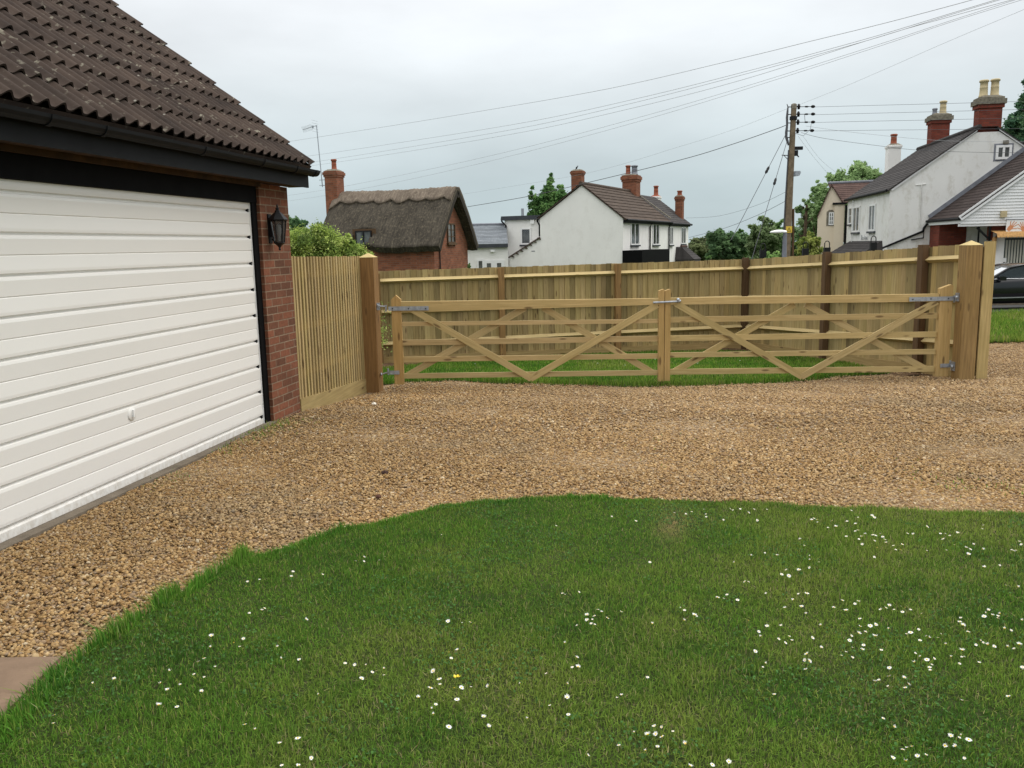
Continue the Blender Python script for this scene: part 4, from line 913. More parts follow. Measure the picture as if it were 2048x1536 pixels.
    b=MB(); x,z=F.f(1005,441,yb-.1); xe,zz=F.f(1011,520,yb-.1); b.tube([(x-.08,yb-.1,z+.12),(x-.05,yb-.1,z-.05),(x+.2,yb-.08,z-.3),(x+.22,yb-.07,-1)],.05,6); b.build('downpipe','blackplastic',c)
    b=MB(); x,z=F.f(1077.5,442,yb-.1); b.tube([(x,yb-.12,z+.25),(x-.08,yb-.12,z),(x+.05,yb-.12,z-.25),(x+.05,yb-.12,F.f(1078,473,yb)[1])],.05,6); b.build('downpipe','blackplastic',c)
    # ---- far half of the terrace
    h=thing('slate_roofed_house','far white house of the pair with slate roof, tall stacks and small porch','house',F.o+F.e2*L2,F.a)
    L3=F.s(1377,440)[0]-L2
    b=MB(); b.prism([(xl,.001,-2),(0,.001,-2),(0,.001,ew-.04),(xp,.001,zp-.10),(xl,.001,zl-.05)],(0,L3,0)); b.build('wall','white',h)
    b=MB(); R0=Vector((xp,.19,zp-.0)); E0=down((0,.19,ew+.02),R0,ov); tiled_slope(b,E0,E0+Y1*(L3+.05),R0,R0+Y1*(L3+.0),.25,.02,tile_w=.6); b.build('roof','slate',h)
    b=MB(); E1=down((xl,.19,zl+.0),R0,.15); tiled_slope(b,E1+Y1*(L3),E1,R0+Y1*(L3),R0,.25,.02,tile_w=.6); b.build('rear_roof','slate',h)
    b=MB(); b.box(.02,.14,0,L3,ew-.28,ew-.12); b.build('fascia','blackplastic',h)
    b=MB(); b.tube([(.22,0.02,ew-.14),(.22,L3+.1,ew-.14)],.07,8); b.build('gutter','blackplastic',h)
    for (ua,ub,va,vb) in ((1338.5,1343,454,490),(1362,1368.5,454.5,488)):
        y0,zt_=F.s(ua,va); y1,_=F.s(ub,va); zb=F.s(ua,vb)[1]; window(h,O0,Y1,X1,y0-L2,y1-L2+.3,zb,zt_,1,0,'upvc',.07,True)
    yc=L3*.42; z1=F.hit(1311,388,F.e1,xp).z
    chimney(h,xp,F.sf(1312,392,xp)[1]-L2,zp-.6,F.hit(1311,393,F.e1,xp).z,.55,.8,'white',((0,.72,.17,'terracotta'),),.05,'terracotta',.15)
    ycc=F.sf(1360,410,xp*.55)[1]-L2
    q_=F.hit(1359.5,393,F.e2,L2+L3-.4); chimney(h,q_.x,L3-.42,ew-.3,q_.z,.52,.5,'brickold',((0,.36,.17,'terracotta'),),.06,'mortar',.3)
    # small tiled porch
    ya=F.s(1350,480)[0]-L2; zt3=F.hit(1362,494,F.e1,.8).z; b=MB()
    tiled_slope(b,(1.3,ya,zt3-.85),(1.3,ya+2.2,zt3-.85),(.35,ya+.3,zt3),(.35,ya+1.9,zt3),.22,.02,tile_w=.5); b.poly([(1.3,ya,zt3-.85),(.35,ya+.3,zt3),(0,ya+.3,zt3),(0,ya,zt3-.85)]); b.box(.02,1.28,ya+.05,ya+2.15,zt3-1.4,zt3-.86); b.build('porch_roof','slate',h)
    b=MB(); b.tube([(.35,ya+.3,zt3+.03),(.35,ya+1.9,zt3+.03)],.09,6); b.build('porch_ridge','redtile',h)
white_house()
def bird():
    p=atY(1153,336,48.4); b=MB(); b.lathe((0,0,.04),[(.0,-.07),(.035,-.05),(.05,0),(.045,.05),(.02,.09),(.0,.11)],10,(.5,0,.85)); b.tube([(-.01,0,.02),(-.07,0,-.05)],[.02,.012],6); b.tube([(.08,0,.14),(.12,0,.145)],[.01,.002],5)
    b.lathe((.065,0,.115),[(0,0),(.022,.01),(.026,.03),(.015,.05),(0,.055)],8); o=b.build('bird','blackmetal'); o.location=p+Vector((0,0,-.04)); tag(o,'small dark bird perched on the nearest chimney of the white house','bird')
bird()
# ---- low white annexe with blue slate roof between cottage and white house
def annexe():
    F=FR(940,50,R_(2)); c=thing('low_white_building','low white building with blue grey slate roof and glazed doors beside the cottage','building',F.o,F.a)
    x0=F.f(915,500)[0]; x1=F.f(1016,500)[0]; ze=F.f(975,490)[1]; D=5
    b=MB(); b.box(x0,x1,0,D,-2,ze); b.build('wall','white',c)
    yr=2.3; zr=F.f(975,450,yr)[1]; b=MB(); tiled_slope(b,(x0,-.2,ze+.05),(x1,-.2,ze+.05),(x0,yr,zr),(x1,yr,zr),.22,.018,tile_w=.4); b.build('roof','slateblue',c)
    b=MB(); tiled_slope(b,(x1,D,ze),(x0,D,ze),(x1,yr,zr),(x0,yr,zr),.22,.018,tile_w=.4); b.build('rear_roof','slateblue',c)
    b=MB(); b.box(x0,x1,-.21,-.002,ze-.16,ze+.02); b.build('fascia','dgrey',c)
    b=MB(); b.tube([(x0,yr,zr+.03),(x1,yr,zr+.03)],.09,6); b.build('ridge','lead',c)
    xa,za=F.f(954,519); xb,zb_=F.f(1008,519)
    window(c,O0,X1,-Y1,xa,xa+(xb-xa)*.25,za-2.1,za,0,0,'upvc',.09,False)
    w_=(xb-xa)*.375
    for k in range(2): window(c,O0,X1,-Y1,xa+(xb-xa)*.25+k*w_,xa+(xb-xa)*.25+(k+1)*w_,za-2.1,za-.06,0,0,'upvc',.17,False)
    x,z=F.f(985,502); b=MB(); b.box(x-.12,x+.12,-.2,-.003,z-.05,z+.07); b.build('floodlight','upvc',c,.01)
    F2=FR(945,62,0); h=thing('red_roofed_outbuilding','outbuilding whose worn red tiled ridge shows above the blue slate roof','building',F2.o,0)
    xa,zt=F2.f(925,447); xb,_=F2.f(978,447); xb=F2.f(978,447)[0]
    b=MB(); b.box(xa,xb-.1,0,4,-1,zt-1.3); b.build('wall','white',h); b=MB(); tiled_slope(b,(xa,-.2,zt-1.3),(xb+.1,-.2,zt-1.3),(xa,2,zt),(xb,2,zt),.25,.02,tile_w=.4); b.poly([(xb,2,zt),(xb,4.1,zt-1.3),(xb,-.1,zt-1.3)]); b.build('roof','redtile',h)
annexe()
# ---- cream house
def cream_house():
    F=FR(1633,47.5,-R_(20.5)); c=thing('cream_house','cream rendered cottage with brown roof and one small arched window','house',F.o,F.a)
    x1=F.f(1688,430)[0]; zl=F.f(1634,433)[1]; xp,zp=F.f(1663,371); zr=F.f(1692,412)[1]; D=5
    b=MB(); b.prism([(0,0,-2),(x1,0,-2),(x1,0,zr),(xp,0,zp),(0,0,zl)],(0,D,0)); b.build('wall','cream',c)
    b=MB(); R0=Vector((xp,-.1,zp+.06)); E0=Vector((x1,-.1,zr+.06))+(Vector((x1,-.1,zr))-Vector((xp,-.1,zp))).normalized()*.1; tiled_slope(b,E0,E0+Y1*D,R0,R0+Y1*D,.25,.02,tile_w=.4)
    b.build('roof','redtile',c); b=MB(); E1=Vector((0,-.1,zl+.06))+(Vector((0,-.1,zl))-Vector((xp,-.1,zp))).normalized()*.1; tiled_slope(b,E1+Y1*D,E1,R0+Y1*D,R0,.25,.02,tile_w=.4); b.build('rear_roof','redtile',c)
    # cross wing roof running right behind the pub
    b=MB(); zt=F.f(1700,365,2)[1]; tiled_slope(b,(xp+.3,.35,zr+.2),(xp+4.6,.35,zr+.2),(xp-.2,2.4,zt),(xp+4.6,2.4,zt),.25,.02,tile_w=.4); b.poly([(xp,.4,zr+.2),(xp,4.4,zr+.2),(xp-.2,2.4,zt)]); b.build('cross_roof','redtile',c)
    b=MB(); b.tube([(xp-.2,2.4,zt+.04),(xp+4.6,2.4,zt+.04)],.09,6); b.build('ridge','lead',c)
    x0,z1=F.f(1655,422); xa,z0=F.f(1667,450)
    b=MB(); b.prism([(x0-.04,-.012,z0-.05),(xa+.03,-.012,z0-.05),(xa+.03,-.012,z1-.05),(x0+(xa-x0)*.75,-.012,z1+.06),(x0+(xa-x0)*.25,-.012,z1+.06),(x0-.04,-.012,z1-.05)],(0,.010,0)); b.build('arched_reveal_shade','mortar',c)  # flat panel on the wall; its dark colour stands for reveal shade
    window(c,(0,-.013,0),X1,-Y1,x0+.08,xa,z0,z1-.08,1,2,'upvc',.05,False)
    b=MB(); b.box(x1-.5,x1+.02,-.16,-.003,-1,F.f(1690,409)[1]); b.build('corner_pier','cream',c)
    b=MB(); b.box(x1-.6,x1+.12,-.24,-.002,F.f(1690,409)[1]+.001,F.f(1690,406)[1]+.03); b.tube([(x1+.1,-.22,-1),(x1+.1,-.22,F.f(1692,410,-.2)[1])],.06,6); b.build('downpipe','blackplastic',c)
cream_house()
# ---- old white pub-like house with big gable, tall stacks, and the single storey shop in front
def old_house():
    F=FR(1774,38,-R_(10)); c=thing('old_white_house','big weathered white gabled house with slate roof and tall brick stacks','house',F.o,F.a)
    ew=F.f(1774,380)[1]; xp,zp=F.f(1976,259); xr,zr=F.f(2068,318); Lh=F.s(1696,396)[0]
    xr2=2*xp
    b=MB(); b.prism([(0,0,-2),(xr2,0,-2),(xr2,0,ew),(xp+.45,0,zp-.10),(xp-.45,0,zp-.10),(0,0,ew)],(0,.4,0)); b.prism([(0,.401,-2),(xr2,.401,-2),(xr2,.401,ew-.05),(xp,.401,zp-.25),(0,.401,ew-.05)],(0,Lh-.401,0)); b.build('wall','whiteold',c)
    R0=Vector((xp-.35,-.1,zp+.10)); E0=Vector((0,-.1,ew+.06)); d=(E0-R0).normalized(); E0=E0+d*.22
    b=MB(); tiled_slope(b,E0+Y1*(Lh+.3),E0,R0+Y1*(Lh+.3),R0,.22,.018,tile_w=.5,cv=.2); b.build('roof','slate',c)
    R1=Vector((xp+.35,-.1,zp+.10)); E1=Vector((xr2,-.1,ew+.06)); b=MB(); tiled_slope(b,E1,E1+Y1*(Lh+.3),R1,R1+Y1*(Lh+.3),.22,.018,tile_w=.5,cv=.2); b.build('rear_roof','slate',c)
    b=MB(); b.tube([(xp-.35,-.05,zp+.13),(xp-.35,Lh+.3,zp+.13)],.10,6); b.poly([(xp-.4,-.09,zp+.11),(xp+.4,-.09,zp+.11),(xp+.4,Lh,zp+.11),(xp-.4,Lh,zp+.11)]); b.build('ridge','slate',c)
    b=MB(); b.bar((0.05,-.05,ew-.02),(xp-.45,-.05,zp-.02),.07,.05,Z1); b.build('verge_strip','boardwhite',c)
    b=MB(); b.bar((xr2-.05,-.05,ew-.02),(xp+.45,-.05,zp-.02),.07,.05,Z1); b.build('verge_strip','boardwhite',c)
    b=MB(); b.tube([(-.16,-.1,ew-.02),(-.16,Lh,ew-.02)],.055,8); b.build('gutter','blackplastic',c)
    # upper windows on the long wall (x=0 face, looking left)
    for ua,ub,va,vb in ((1740.5,1753,407,462),(1708.5,1721.5,411,464)):
        y0,zt=F.s(ub,va); y1,_=F.s(ua,va); zb=F.s(ub,vb)[1]; window(c,O0,-Y1,-X1,-y1,-y0,zb,zt,1,0,'upvc',.09,True)
    y0,zt=F.s(1706,414); y1,_=F.s(1699.5,414); zb=F.s(1706,448)[1]; window(c,O0,-Y1,-X1,-y1,-y0,zb,zt,0,1,'upvc',.07,True)
    for u,z0v in ((1710,400),):
        y=F.s(1708,420)[0]; b=MB(); b.tube([(-.06,y,-1),(-.06,y,ew-.1)],.03,6); b.build('downpipe','upvc',c)
    # gable window
    x0,z1=F.f(1988,289); x1,z0=F.f(2024,321); window(c,O0,X1,-Y1,x0+.08,x1-.05,z0+.06,z1-.04,1,0,'upvc',.10,False,shade_surround='lead')
    b=MB(); x,z=F.f(2011,285); b.box(x-.1,x+.1,-.10,-.002,z-.06,z+.08); b.build('gable_vent','mortar',c)
    b=MB(); x,z=F.f(1842,370); x2,z2=F.f(1842,455); b.tube([(x,-.03,z),(x,-.03,z2)],.02,5); b.tube([(x-.22,-.03,z+.0),(x+.2,-.03,z+.03)],.02,5); b.tube([(x+.06,-.03,z-.02),(x+.06,-.03,z2)],.015,5); b.build('wall_pipe','whiteold',c)
    b=MB(); q=[F.f(1855,447,-.08),F.f(1848,456,-.08),F.f(1845,463,-.08),F.f(1765,496,-.08)]; b.tube([(a,-.08,z) for a,z in q],.05,6); b.tube([(q[1][0],-.08,q[1][1]-.03),(q[1][0],-.08,q[1][1]-.42),(q[1][0]-.5,-.08,q[1][1]-.5)],.03,6); b.build('drainpipe','blackplastic',c)
    q_=F.f(1978,196,.55); chimney(c,q_[0],.55,zp-.8,q_[1],.92,.62,'brickred',((-.23,.70,.17,'buff'),(.21,.72,.17,'buff')),.12,'mossy',.45)
    yy=Lh*.60; xx=xp-.0
    yy=F.sf(1878,240,xx)[1]; chimney(c,xx,yy,zp-1.0,F.hit(1880,230,F.e1,xx).z,.84,.72,'brickred',((-.22,.30,.11,'lead'),(.16,.64,.16,'buff')),.12,'mossy',.42)
    xx=xp*.62; yy=F.sf(1783,330,xx)[1]; chimney(c,xx,min(yy,Lh+.8),ew+.2,F.hit(1783,293,F.e1,xx).z,.62,.7,'white',((0,.55,.16,'terracotta'),),.05,'mortar',.16)
    # faint wall lettering
    y,z=F.s(1729,475.5); t=bpy.data.curves.new('lettering','FONT'); t.body='The Arms'; t.size=.36; t.extrude=.008; t.align_x='CENTER'
    to=bpy.data.objects.new('lettering_tmp',t); me=bpy.data.meshes.new_from_object(to); bpy.data.objects.remove(to); me.materials.append(MATS['greyink'])
    lo=bpy.data.objects.new('lettering',me); COL.objects.link(lo); lo.parent=c; lo.matrix_local=Matrix(((0,0,-1,-.012),(-1,0,0,y),(0,1,0,z-.1),(0,0,0,1)))
    # lean-to porch roof at the foot of the long wall
    ya=F.s(1765,492)[0]; yb=F.s(1695,500)[0]; zt=F.s(1730,482)[1]
    b=MB(); tiled_slope(b,(-1.5,Lh-.5,zt-.95),(-1.5,.55,zt-.95),(0,Lh-1.0,zt),(0,.9,zt),.22,.018,tile_w=.45); b.poly([(-1.5,.55,zt-.95),(0,.9,zt),(0,.55,zt-.95)]); b.poly([(-1.5,Lh-.5,zt-.95),(0,Lh-1,zt),(0,Lh-.5,zt-.95)]); b.build('porch_roof','slate',c)
    b=MB(); b.tube([(-1.55,.5,zt-.95),(-1.55,Lh-.4,zt-.95)],.06,6); b.build('porch_gutter','blackplastic',c)
    # ---- shop
    k=Vector((F.f(1856,441)[0],0,0)); Y0=4.1
    s=thing('village_shop','single storey shop with white boarded gable, dark tiled roof and orange scalloped awning','shop',F.o+F.e1*k.x-F.e2*Y0,F.a)
    def sl(u,v,y): # local shop coords on plane y (shop y: 0 = front face)
        q=F.hit(u,v,F.e2,y-Y0); return q.x-k.x,q.z
    zE=F.f(1856,440)[1]; m=(F.f(2048,303)[1]-zE)/(F.f(2048,303)[0]-k.x); xR=4.6; zR=zE+m*xR
    fx=sl(1923,444,0)[0]
    b=MB(); tiled_slope(b,(0,Y0-.005,zE),(fx*0,0-.12,zE),(xR,Y0-.005,zR),(xR,-.12,zR),.22,.018,tile_w=.4,cv=.2); b.build('roof','shoptile',s)
    b=MB(); tiled_slope(b,(2*xR,-.12,zE),(2*xR,Y0-.005,zE),(xR,-.12,zR),(xR,Y0-.005,zR),.22,.018,tile_w=.4); b.build('rear_roof','slate',s)
    b=MB(); b.bar((0.02,Y0-.04,zE+.13),(xR,Y0-.04,zR+.13),.16,.05,Z1); b.build('lead_flashing','lead',s)
    b=MB(); b.tube([(-.05,-.1,zE-.06),(-.05,Y0,zE-.06)],.055,8); b.build('gutter','blackplastic',s)
    zB=sl(1960,447,0)[1]
    b=MB(); b.box(0.0,.03,.0,Y0,zE-.24,zE-.12); b.build('fascia','boardwhite',s)
    # boarded gable: boards as real laps
    b=MB(); z=zB+.0; H=.115; 
    while z<zR-.1:
        xa=max(.02,(z-zE+.10)/m) if z>zE-.1 else .02; xb=2*xR-xa; z2=min(z+H,zR-.05)
        xa2=max(.02,(z2-zE+.10)/m) if z2>zE-.1 else .02
        b.poly([(xa,-.022,z),(xb,-.022,z),(2*xR-xa2,.012,z2),(xa2,.012,z2)]); b.poly([(xa,-.022,z),(xa,.012,z),(xb,.012,z),(xb,-.022,z)]); z+=H
    b.build('boarded_gable','boardwhite',s)
    b=MB(); b.bar((-.03,-.10,zE-.05),(xR,-.10,zR-.05),.20,.03,Z1); b.bar((2*xR+.03,-.10,zE-.05),(xR,-.10,zR-.05),.20,.03,Z1); b.build('bargeboard','boardwhite',s)
    b=MB(); b.box(0,2*xR,.02,.2,zB-.10,zB-.002); b.build('beam','boardwhite',s)
    x,z=sl(2007.5,428,-.1); b=MB(); b.box(x-.10,x+.10,-.16,-.02,z-.12,z+.12); b.build('alarm_box','buff',s,.01)
    # recessed walls and brick pier under the canopy
    y1=1.7
    b=MB(); xa=F.hit(1860,470,F.e2,-.3).x-k.x; xb_=F.hit(1916,470,F.e2,-.3).x-k.x
    b.box(.1,xb_,Y0-1.3,Y0-.01,-1,zE-.12); b.build('brick_pier','brickred',s)
    b=MB(); b.box(xb_+.02,xR*2,y1+1.0,y1+1.2,-1,zB); b.build('inner_wall','whiteold',s)
    xp1,_=sl(1985,500,.3); xp2,_=sl(2008,500,.3)
    b=MB(); b.box(xp1,xp2,.30,.5,-1,zB-.36); b.build('pilaster','white',s)
    xb1,_=sl(1979,460,.35); b=MB(); b.box(xb1,xp2+.02,.36,.6,zB-1.0+.35,zB-.11); b.build('brick_panel','brickred',s)
    b=MB(); xa3=sl(1955,450,.2)[0]; xb3=sl(1980,470,.2)[0]; b.bar((xa3,.25,zB-.15),(xb3,.25,zB-.62),.07,.07,Z1); b.box(xb3-.035,xb3+.035,.215,.285,zB-.68,zB-.11); b.build('timber_bracket','blackmetal',s)
    b=MB(); xd=sl(1957,470,1.5)[0]; b.tube([(xd,1.5,-1),(xd,1.5,zB-.1)],.035,6); b.build('canopy_post','blackmetal',s)
    # shop window with vertical blinds
    xw=sl(2006,500,.3)[0]; zt=sl(2020,477,.3)[1]
    b=MB(); b.box(xw,xw+2.6,.40,.42,-.5,zt); b.build('shop_window','glass',s)
    b=MB(); 
    for i in range(24): b.obox((xw+.12+i*.105,.385,.0),(.055,-.02,0),(0,0,zt-.06),(.001,.004,0))
    b.build('vertical_blinds','blind',s)
    b=MB(); b.box(xw-.02,xw+.04,.36,.385,-.5,zt); b.box(xw+.04,xw+2.6,.36,.384,zt-.05,zt+.02); b.build('window_frame','dgrey',s)
    b=MB(); b.box(xw-.02,xw+.16,.33,.36,sl(2010,524,.33)[1],sl(2010,516,.33)[1]); b.build('notice','upvc',s)
    # fascia sign with hands motif
    xs_,zs1=sl(2012.5,440,.0); _,zs0=sl(2012.5,468,.0); b=MB(); b.box(xs_,xs_+2.6,-.045,-.02,zs0,zs1); sg=b.build('shop_sign','upvc',s)
    b=MB(); b.box(xs_-.02,xs_+2.62,-.06,-.005,zs1+.001,zs1+.03); b.build('sign_trim','lead',sg)
    def hand(cx,cz,sc,rot,mir=1):
        pts=[(-.06,-.16),(.06,-.16),(.085,-.03),(.10,.0)]
        for a,l,w in ((62*0+20,.17,.018),(5,.21,.02),(-10,.20,.02),(-28,.16,.017)): pass
        out=[(-.05,-.17),(.055,-.17),(.085,-.04)]
        for ang_,l,bx,bz in ((-52,.15,.085,-.02),(-24,.17,.06,.05),(-6,.19,.02,.065),(10,.18,-.02,.06),(34,.15,-.06,.03)):
            dx,dz=-math.sin(R_(ang_)),math.cos(R_(ang_)); nx,nz=dz,-dx; w=.016
            out+=[(bx+nx*w,bz+nz*w),(bx+dx*l+nx*w*.8,bz+dz*l+nz*w*.8),(bx+dx*(l+.015),bz+dz*(l+.015)),(bx+dx*l-nx*w*.8,bz+dz*l-nz*w*.8),(bx-nx*w,bz-nz*w)]
        out.append((-.085,-.06)); c_,s_=math.cos(R_(rot)),math.sin(R_(rot)); m_=MB()
        m_.prism([(cx+sc*(c_*a*mir-s_*z_),-.047,cz+sc*(s_*a*mir+c_*z_)) for a,z_ in out],(0,-.004,0)); m_.build('hand_motif','skin',sg)
    zc=(zs0+zs1)/2; hand(xs_+.17,zc,1.0,-38); hand(xs_+.60,zc-.05,.95,18,-1); hand(xs_+1.15,zc,1.0,-30)
    # scalloped awning
    xa,za=sl(1996,468,-.55); b=MB(); n=int(2.6/.105)
    for i in range(n):
        x0=xa+i*.105; rows=[]
        for y,z in ((.28,za+.14),(-.45,za+.02),(-.50,za-.10)): rows.append([(x0+t*.105,y-.018*math.sin(t*math.pi),z-(.045*math.sin(t*math.pi) if y<-.48 else 0)) for t in (0,.25,.5,.75,1)])
        kk=1.0 if i%2 else .72; b.grid(rows,c=(kk,kk,kk))
    b.build('awning','awning',s)
    b=MB(); q=[sl(1996,470,.25),sl(1989,476,.25),sl(1987,490,.25),sl(1989,500,.25)]; b.tube([(x,.24,z) for x,z in q],[.05,.09,.08,.05],8); b.build('folded_awning_end','awning',s)
old_house()
# ------------------------------------------------------------------ car on the road
def car():
    Y=27.2; xm=atY(1999,556,Y).x; x0=xm-1.55; zb=zg(Y)
    c=thing('parked_car','glossy black car parked on the road past the right gatepost','car',(x0,Y+.9,zb))
    # local: x along length from the nose, y away from the camera, near side at y=-0.9
    L=4.55
    st=[(.0,.52,.38,.66,.60),(.12,.68,.28,.74,.72),(.5,.80,.20,.84,.80),(1.0,.86,.18,.90,.84),(1.45,.89,.18,.96,.86),(2.2,.90,.18,.99,.87),(3.2,.90,.18,1.00,.87),(3.9,.88,.20,1.01,.85),(4.35,.80,.26,.96,.78),(4.55,.70,.36,.86,.66)]
    rows=[]
    for x,hw,zl,zt,ht in st:
        zs=zl+.10; ring=[]
        for sy in (1,-1):
            pr=[(hw*.80,zl),(hw*.97,zs),(hw,zl+(zt-zl)*.45),(hw*.985,zt-.12),(ht,zt-.02),(ht*.55,zt+.015)]
            ring+= [(x,-q*sy,z) for q,z in (pr if sy==1 else pr[::-1])]
        rows.append(ring)
    b=MB(); b.grid(rows,closed=True); b.poly(rows[0][::-1]); b.poly(rows[-1]); b.build('body','carpaint',c)
    # cabin: glass shell plus roof and pillars
    g=[(1.25,.955,.70,.0),(2.0,1.33,.60,0),(2.5,1.42,.585,0),(3.1,1.41,.58,0),(3.7,1.27,.585,0),(4.25,1.0,.66,0)]
    zbelt=.97
    for sy in (-1,1):
        m=MB(); m.prism([(1.30,sy*.845,zbelt-.02),(1.98,sy*.665,1.285),(2.5,sy*.635,1.36),(3.1,sy*.635,1.35),(3.62,sy*.665,1.23),(3.95,sy*.835,zbelt)],(0,.012*sy,0)); m.build('side_window','carglass',c)
        m=MB(); P=[(1.22,sy*.86,zbelt-.03),(1.97,sy*.68,1.32),(2.5,sy*.645,1.405),(3.1,sy*.645,1.395),(3.68,sy*.68,1.26),(4.2,sy*.84,zbelt+.0)]; m.tube(P,[.035,.032,.03,.03,.035,.04],6); m.build('roof_rail','carpaint',c)
        m=MB(); m.tube([(1.4,sy*.865,zbelt),(4.0,sy*.855,zbelt+.01)],.012,5); m.build('window_trim','alloy',c)
        m=MB(); m.box(2.62,2.70,sy*.84-.01,sy*.70+.01,zbelt,1.38) if False else m.bar((2.66,sy*.86,zbelt),(2.63,sy*.66,1.38),.07,.02,X1); m.build('pillar','blackmetal',c)
        m=MB(); m.box(1.46,1.66,min(sy*.93,sy*1.10),max(sy*.93,sy*1.10),.93,1.06); m.obox((1.5,sy*.86,.95),(.08,0,0),(0,sy*.09,0),(0,0,.03)); m.build('wing_mirror','carpaint',c,.03)
        for zc in (.37,): m=MB(); m.bar((.75,sy*.902,zc),(3.85,sy*.902,zc+.02),.03,.012,Z1); m.build('sill_trim','alloy',c)
        for xd in (2.42,3.42): m=MB(); m.box(xd,xd+.16,min(sy*.885,sy*.925),max(sy*.885,sy*.925),.84,.87); m.build('door_handle','carpaint',c)
    m=MB(); rr=[]
    for x,z,hy in ((1.95,1.31,.66),(2.2,1.375,.64),(2.6,1.42,.625),(3.1,1.415,.625),(3.65,1.285,.66)): rr.append([(x,y*hy,z+.02*(1-y*y)) for y in (-1,-.5,0,.5,1)])
    m.grid(rr); m.build('roof','carpaint',c)
    m=MB(); m.grid([[(1.22,y*.80,.95) for y in (-1,0,1)],[(1.95,y*.66,1.31+.02*(1-abs(y))) for y in (-1,0,1)]]); m.build('windscreen','carglass',c)
    m=MB(); m.grid([[(3.65,y*.66,1.285) for y in (-1,0,1)],[(4.28,y*.78,.99) for y in (-1,0,1)]]); m.build('rear_window','carglass',c)
    for x in (.86,3.62):
        for sy in (-1,1):
            wl=MB(); wl.lathe((x,sy*.70,.33),[(.21,0),(.30,.0),(.325,.03),(.325,.17),(.30,.205),(.21,.205)],24,(0,sy,0)); w_=wl.build('wheel','tyre',c)
            r=MB(); r.lathe((x,sy*.90,.33),[(.0,.0),(.05,.012),(.08,0),(.17,-.02),(.21,.0),(.21,-.10)],20,(0,sy,0)); r.build('rim','alloy',w_)
    for sy in (-1,1):
        m=MB(); m.lathe((.14,sy*.56,.62),[(.0,.06),(.08,.05),(.11,0),(.11,-.05)],12,(-1,0,0)); m.build('headlight','glass',c)
car()
# ------------------------------------------------------------------ TREES, SHRUBS
LEAF_V=[(-.5,0,0),(0,-.28,.06),(.5,0,0),(0,.28,.06)]; LEAF_F=[(0,1,2,3)]
def crown(parent,lobes,n,leaf,cols,seed,fill=.35,name='crown',flat=.8,bright=1.0):
    """leaf-sized faces spread through overlapping clumps; lobes: (x,y,z,rx,ry,rz)"""
    rng=np.random.default_rng(seed); L=np.array(lobes,float); vol=L[:,3]*L[:,4]*L[:,5]; ar=(vol**(2/3)); w_=ar/ar.sum()
    # second level: small clumps on the lobes
    nc=max(12,int(n/55)); k=rng.choice(len(L),nc,p=w_); d=rng.normal(size=(nc,3)); d/=np.linalg.norm(d,axis=1)[:,None]
    r=rng.uniform(fill,1.06,nc)[:,None]**.6; C=L[k,:3]+d*L[k,3:]*r; cs=(L[k,3:].mean(1)*rng.uniform(.16,.42,nc))
    m=rng.choice(nc,n); e=rng.normal(size=(n,3)); e/=np.linalg.norm(e,axis=1)[:,None]
    P=C[m]+rng.normal(size=(n,3))*(cs[m]*.52)[:,None]
    M=rotmats(n,flat,rng)*(leaf*rng.uniform(.6,1.35,n))[:,None,None]
    cols=np.array(cols); base=cols[rng.integers(0,len(cols),nc)]; c=base[m]*rng.uniform(.7,1.3,(n,1))*bright; c=c*.88+c.mean(1)[:,None]*.12; 
    return scatter(name,LEAF_V,LEAF_F,M.astype(np.float32),P.astype(np.float32),c,['leaf'],parent)
def tree(name,label,u,v0,v1,Y,halfw,cols,seed,n=9000,leaf=None,lobes=None,trunk=.16,group=None,cat='tree',dens=.35,bare=0):
    """crown spans pixel rows v0 (top) to v1, half width in pixels halfw, at distance Y"""
    pt=atY(u,v0,Y); pb=atY(u,v1,Y); zb=zg(Y); H=pt.z-zb; hw=halfw*Y/FPX
    t=thing(name,label,cat,(pt.x,Y,zb),0,group); rng=np.random.default_rng(seed); zc0=max(.15*H,pb.z-zb); 
    if lobes is None:
        lobes=[]
        hc=(H-zc0)/2; zm=zc0+hc
        for i in range(26):
            el=rng.uniform(-.9,1.0); a=rng.uniform(0,6.28); q=math.sqrt(max(0,1-el*el))**.8; rr=rng.uniform(.24,.40)
            lobes.append((math.cos(a)*q*hw*(1-rr*.9),math.sin(a)*q*hw*(1-rr*.9),zm+el*hc*(1-rr*.75),hw*rr,hw*rr,min(hw*rr,hc*.5)*rng.uniform(.6,.95)))
        lobes.append((0,0,zm,hw*.62,hw*.62,hc*.62)); lobes.append((rng.uniform(-.2,.2)*hw,0,zm+hc*.86,hw*.26,hw*.26,hc*.16))
    else: lobes=[(a*hw,b_*hw,zc0+(H-zc0)*f,rx*hw,rx*hw,rz*(H-zc0)) for a,b_,f,rx,rz in lobes]
    b=MB(); b.tube([(0,0,-.3),(.03*H*.2,0,zc0*.6+.1),(0,.02*H,zc0+(H-zc0)*.55)],[trunk,trunk*.8,trunk*.3],8)
    for x,y,z,rx,ry,rz in lobes[:14]:
        s_=Vector((0,0,max(.2,zc0*.8+(z-zc0)*.25))); e_=Vector((x,y,z)); m_=s_.lerp(e_,.5)+Vector((0,0,-.05*H)); b.tube([s_,m_,e_],[trunk*.42,trunk*.26,trunk*.08],5)
    b.build('trunk','bark',t)
    crown(t,lobes,int(n*1.5),(leaf or hw*.11)*.82,cols,seed+1,dens,bright=2.45)  # leaf colours brightened, distance haze included in the tone
    return t
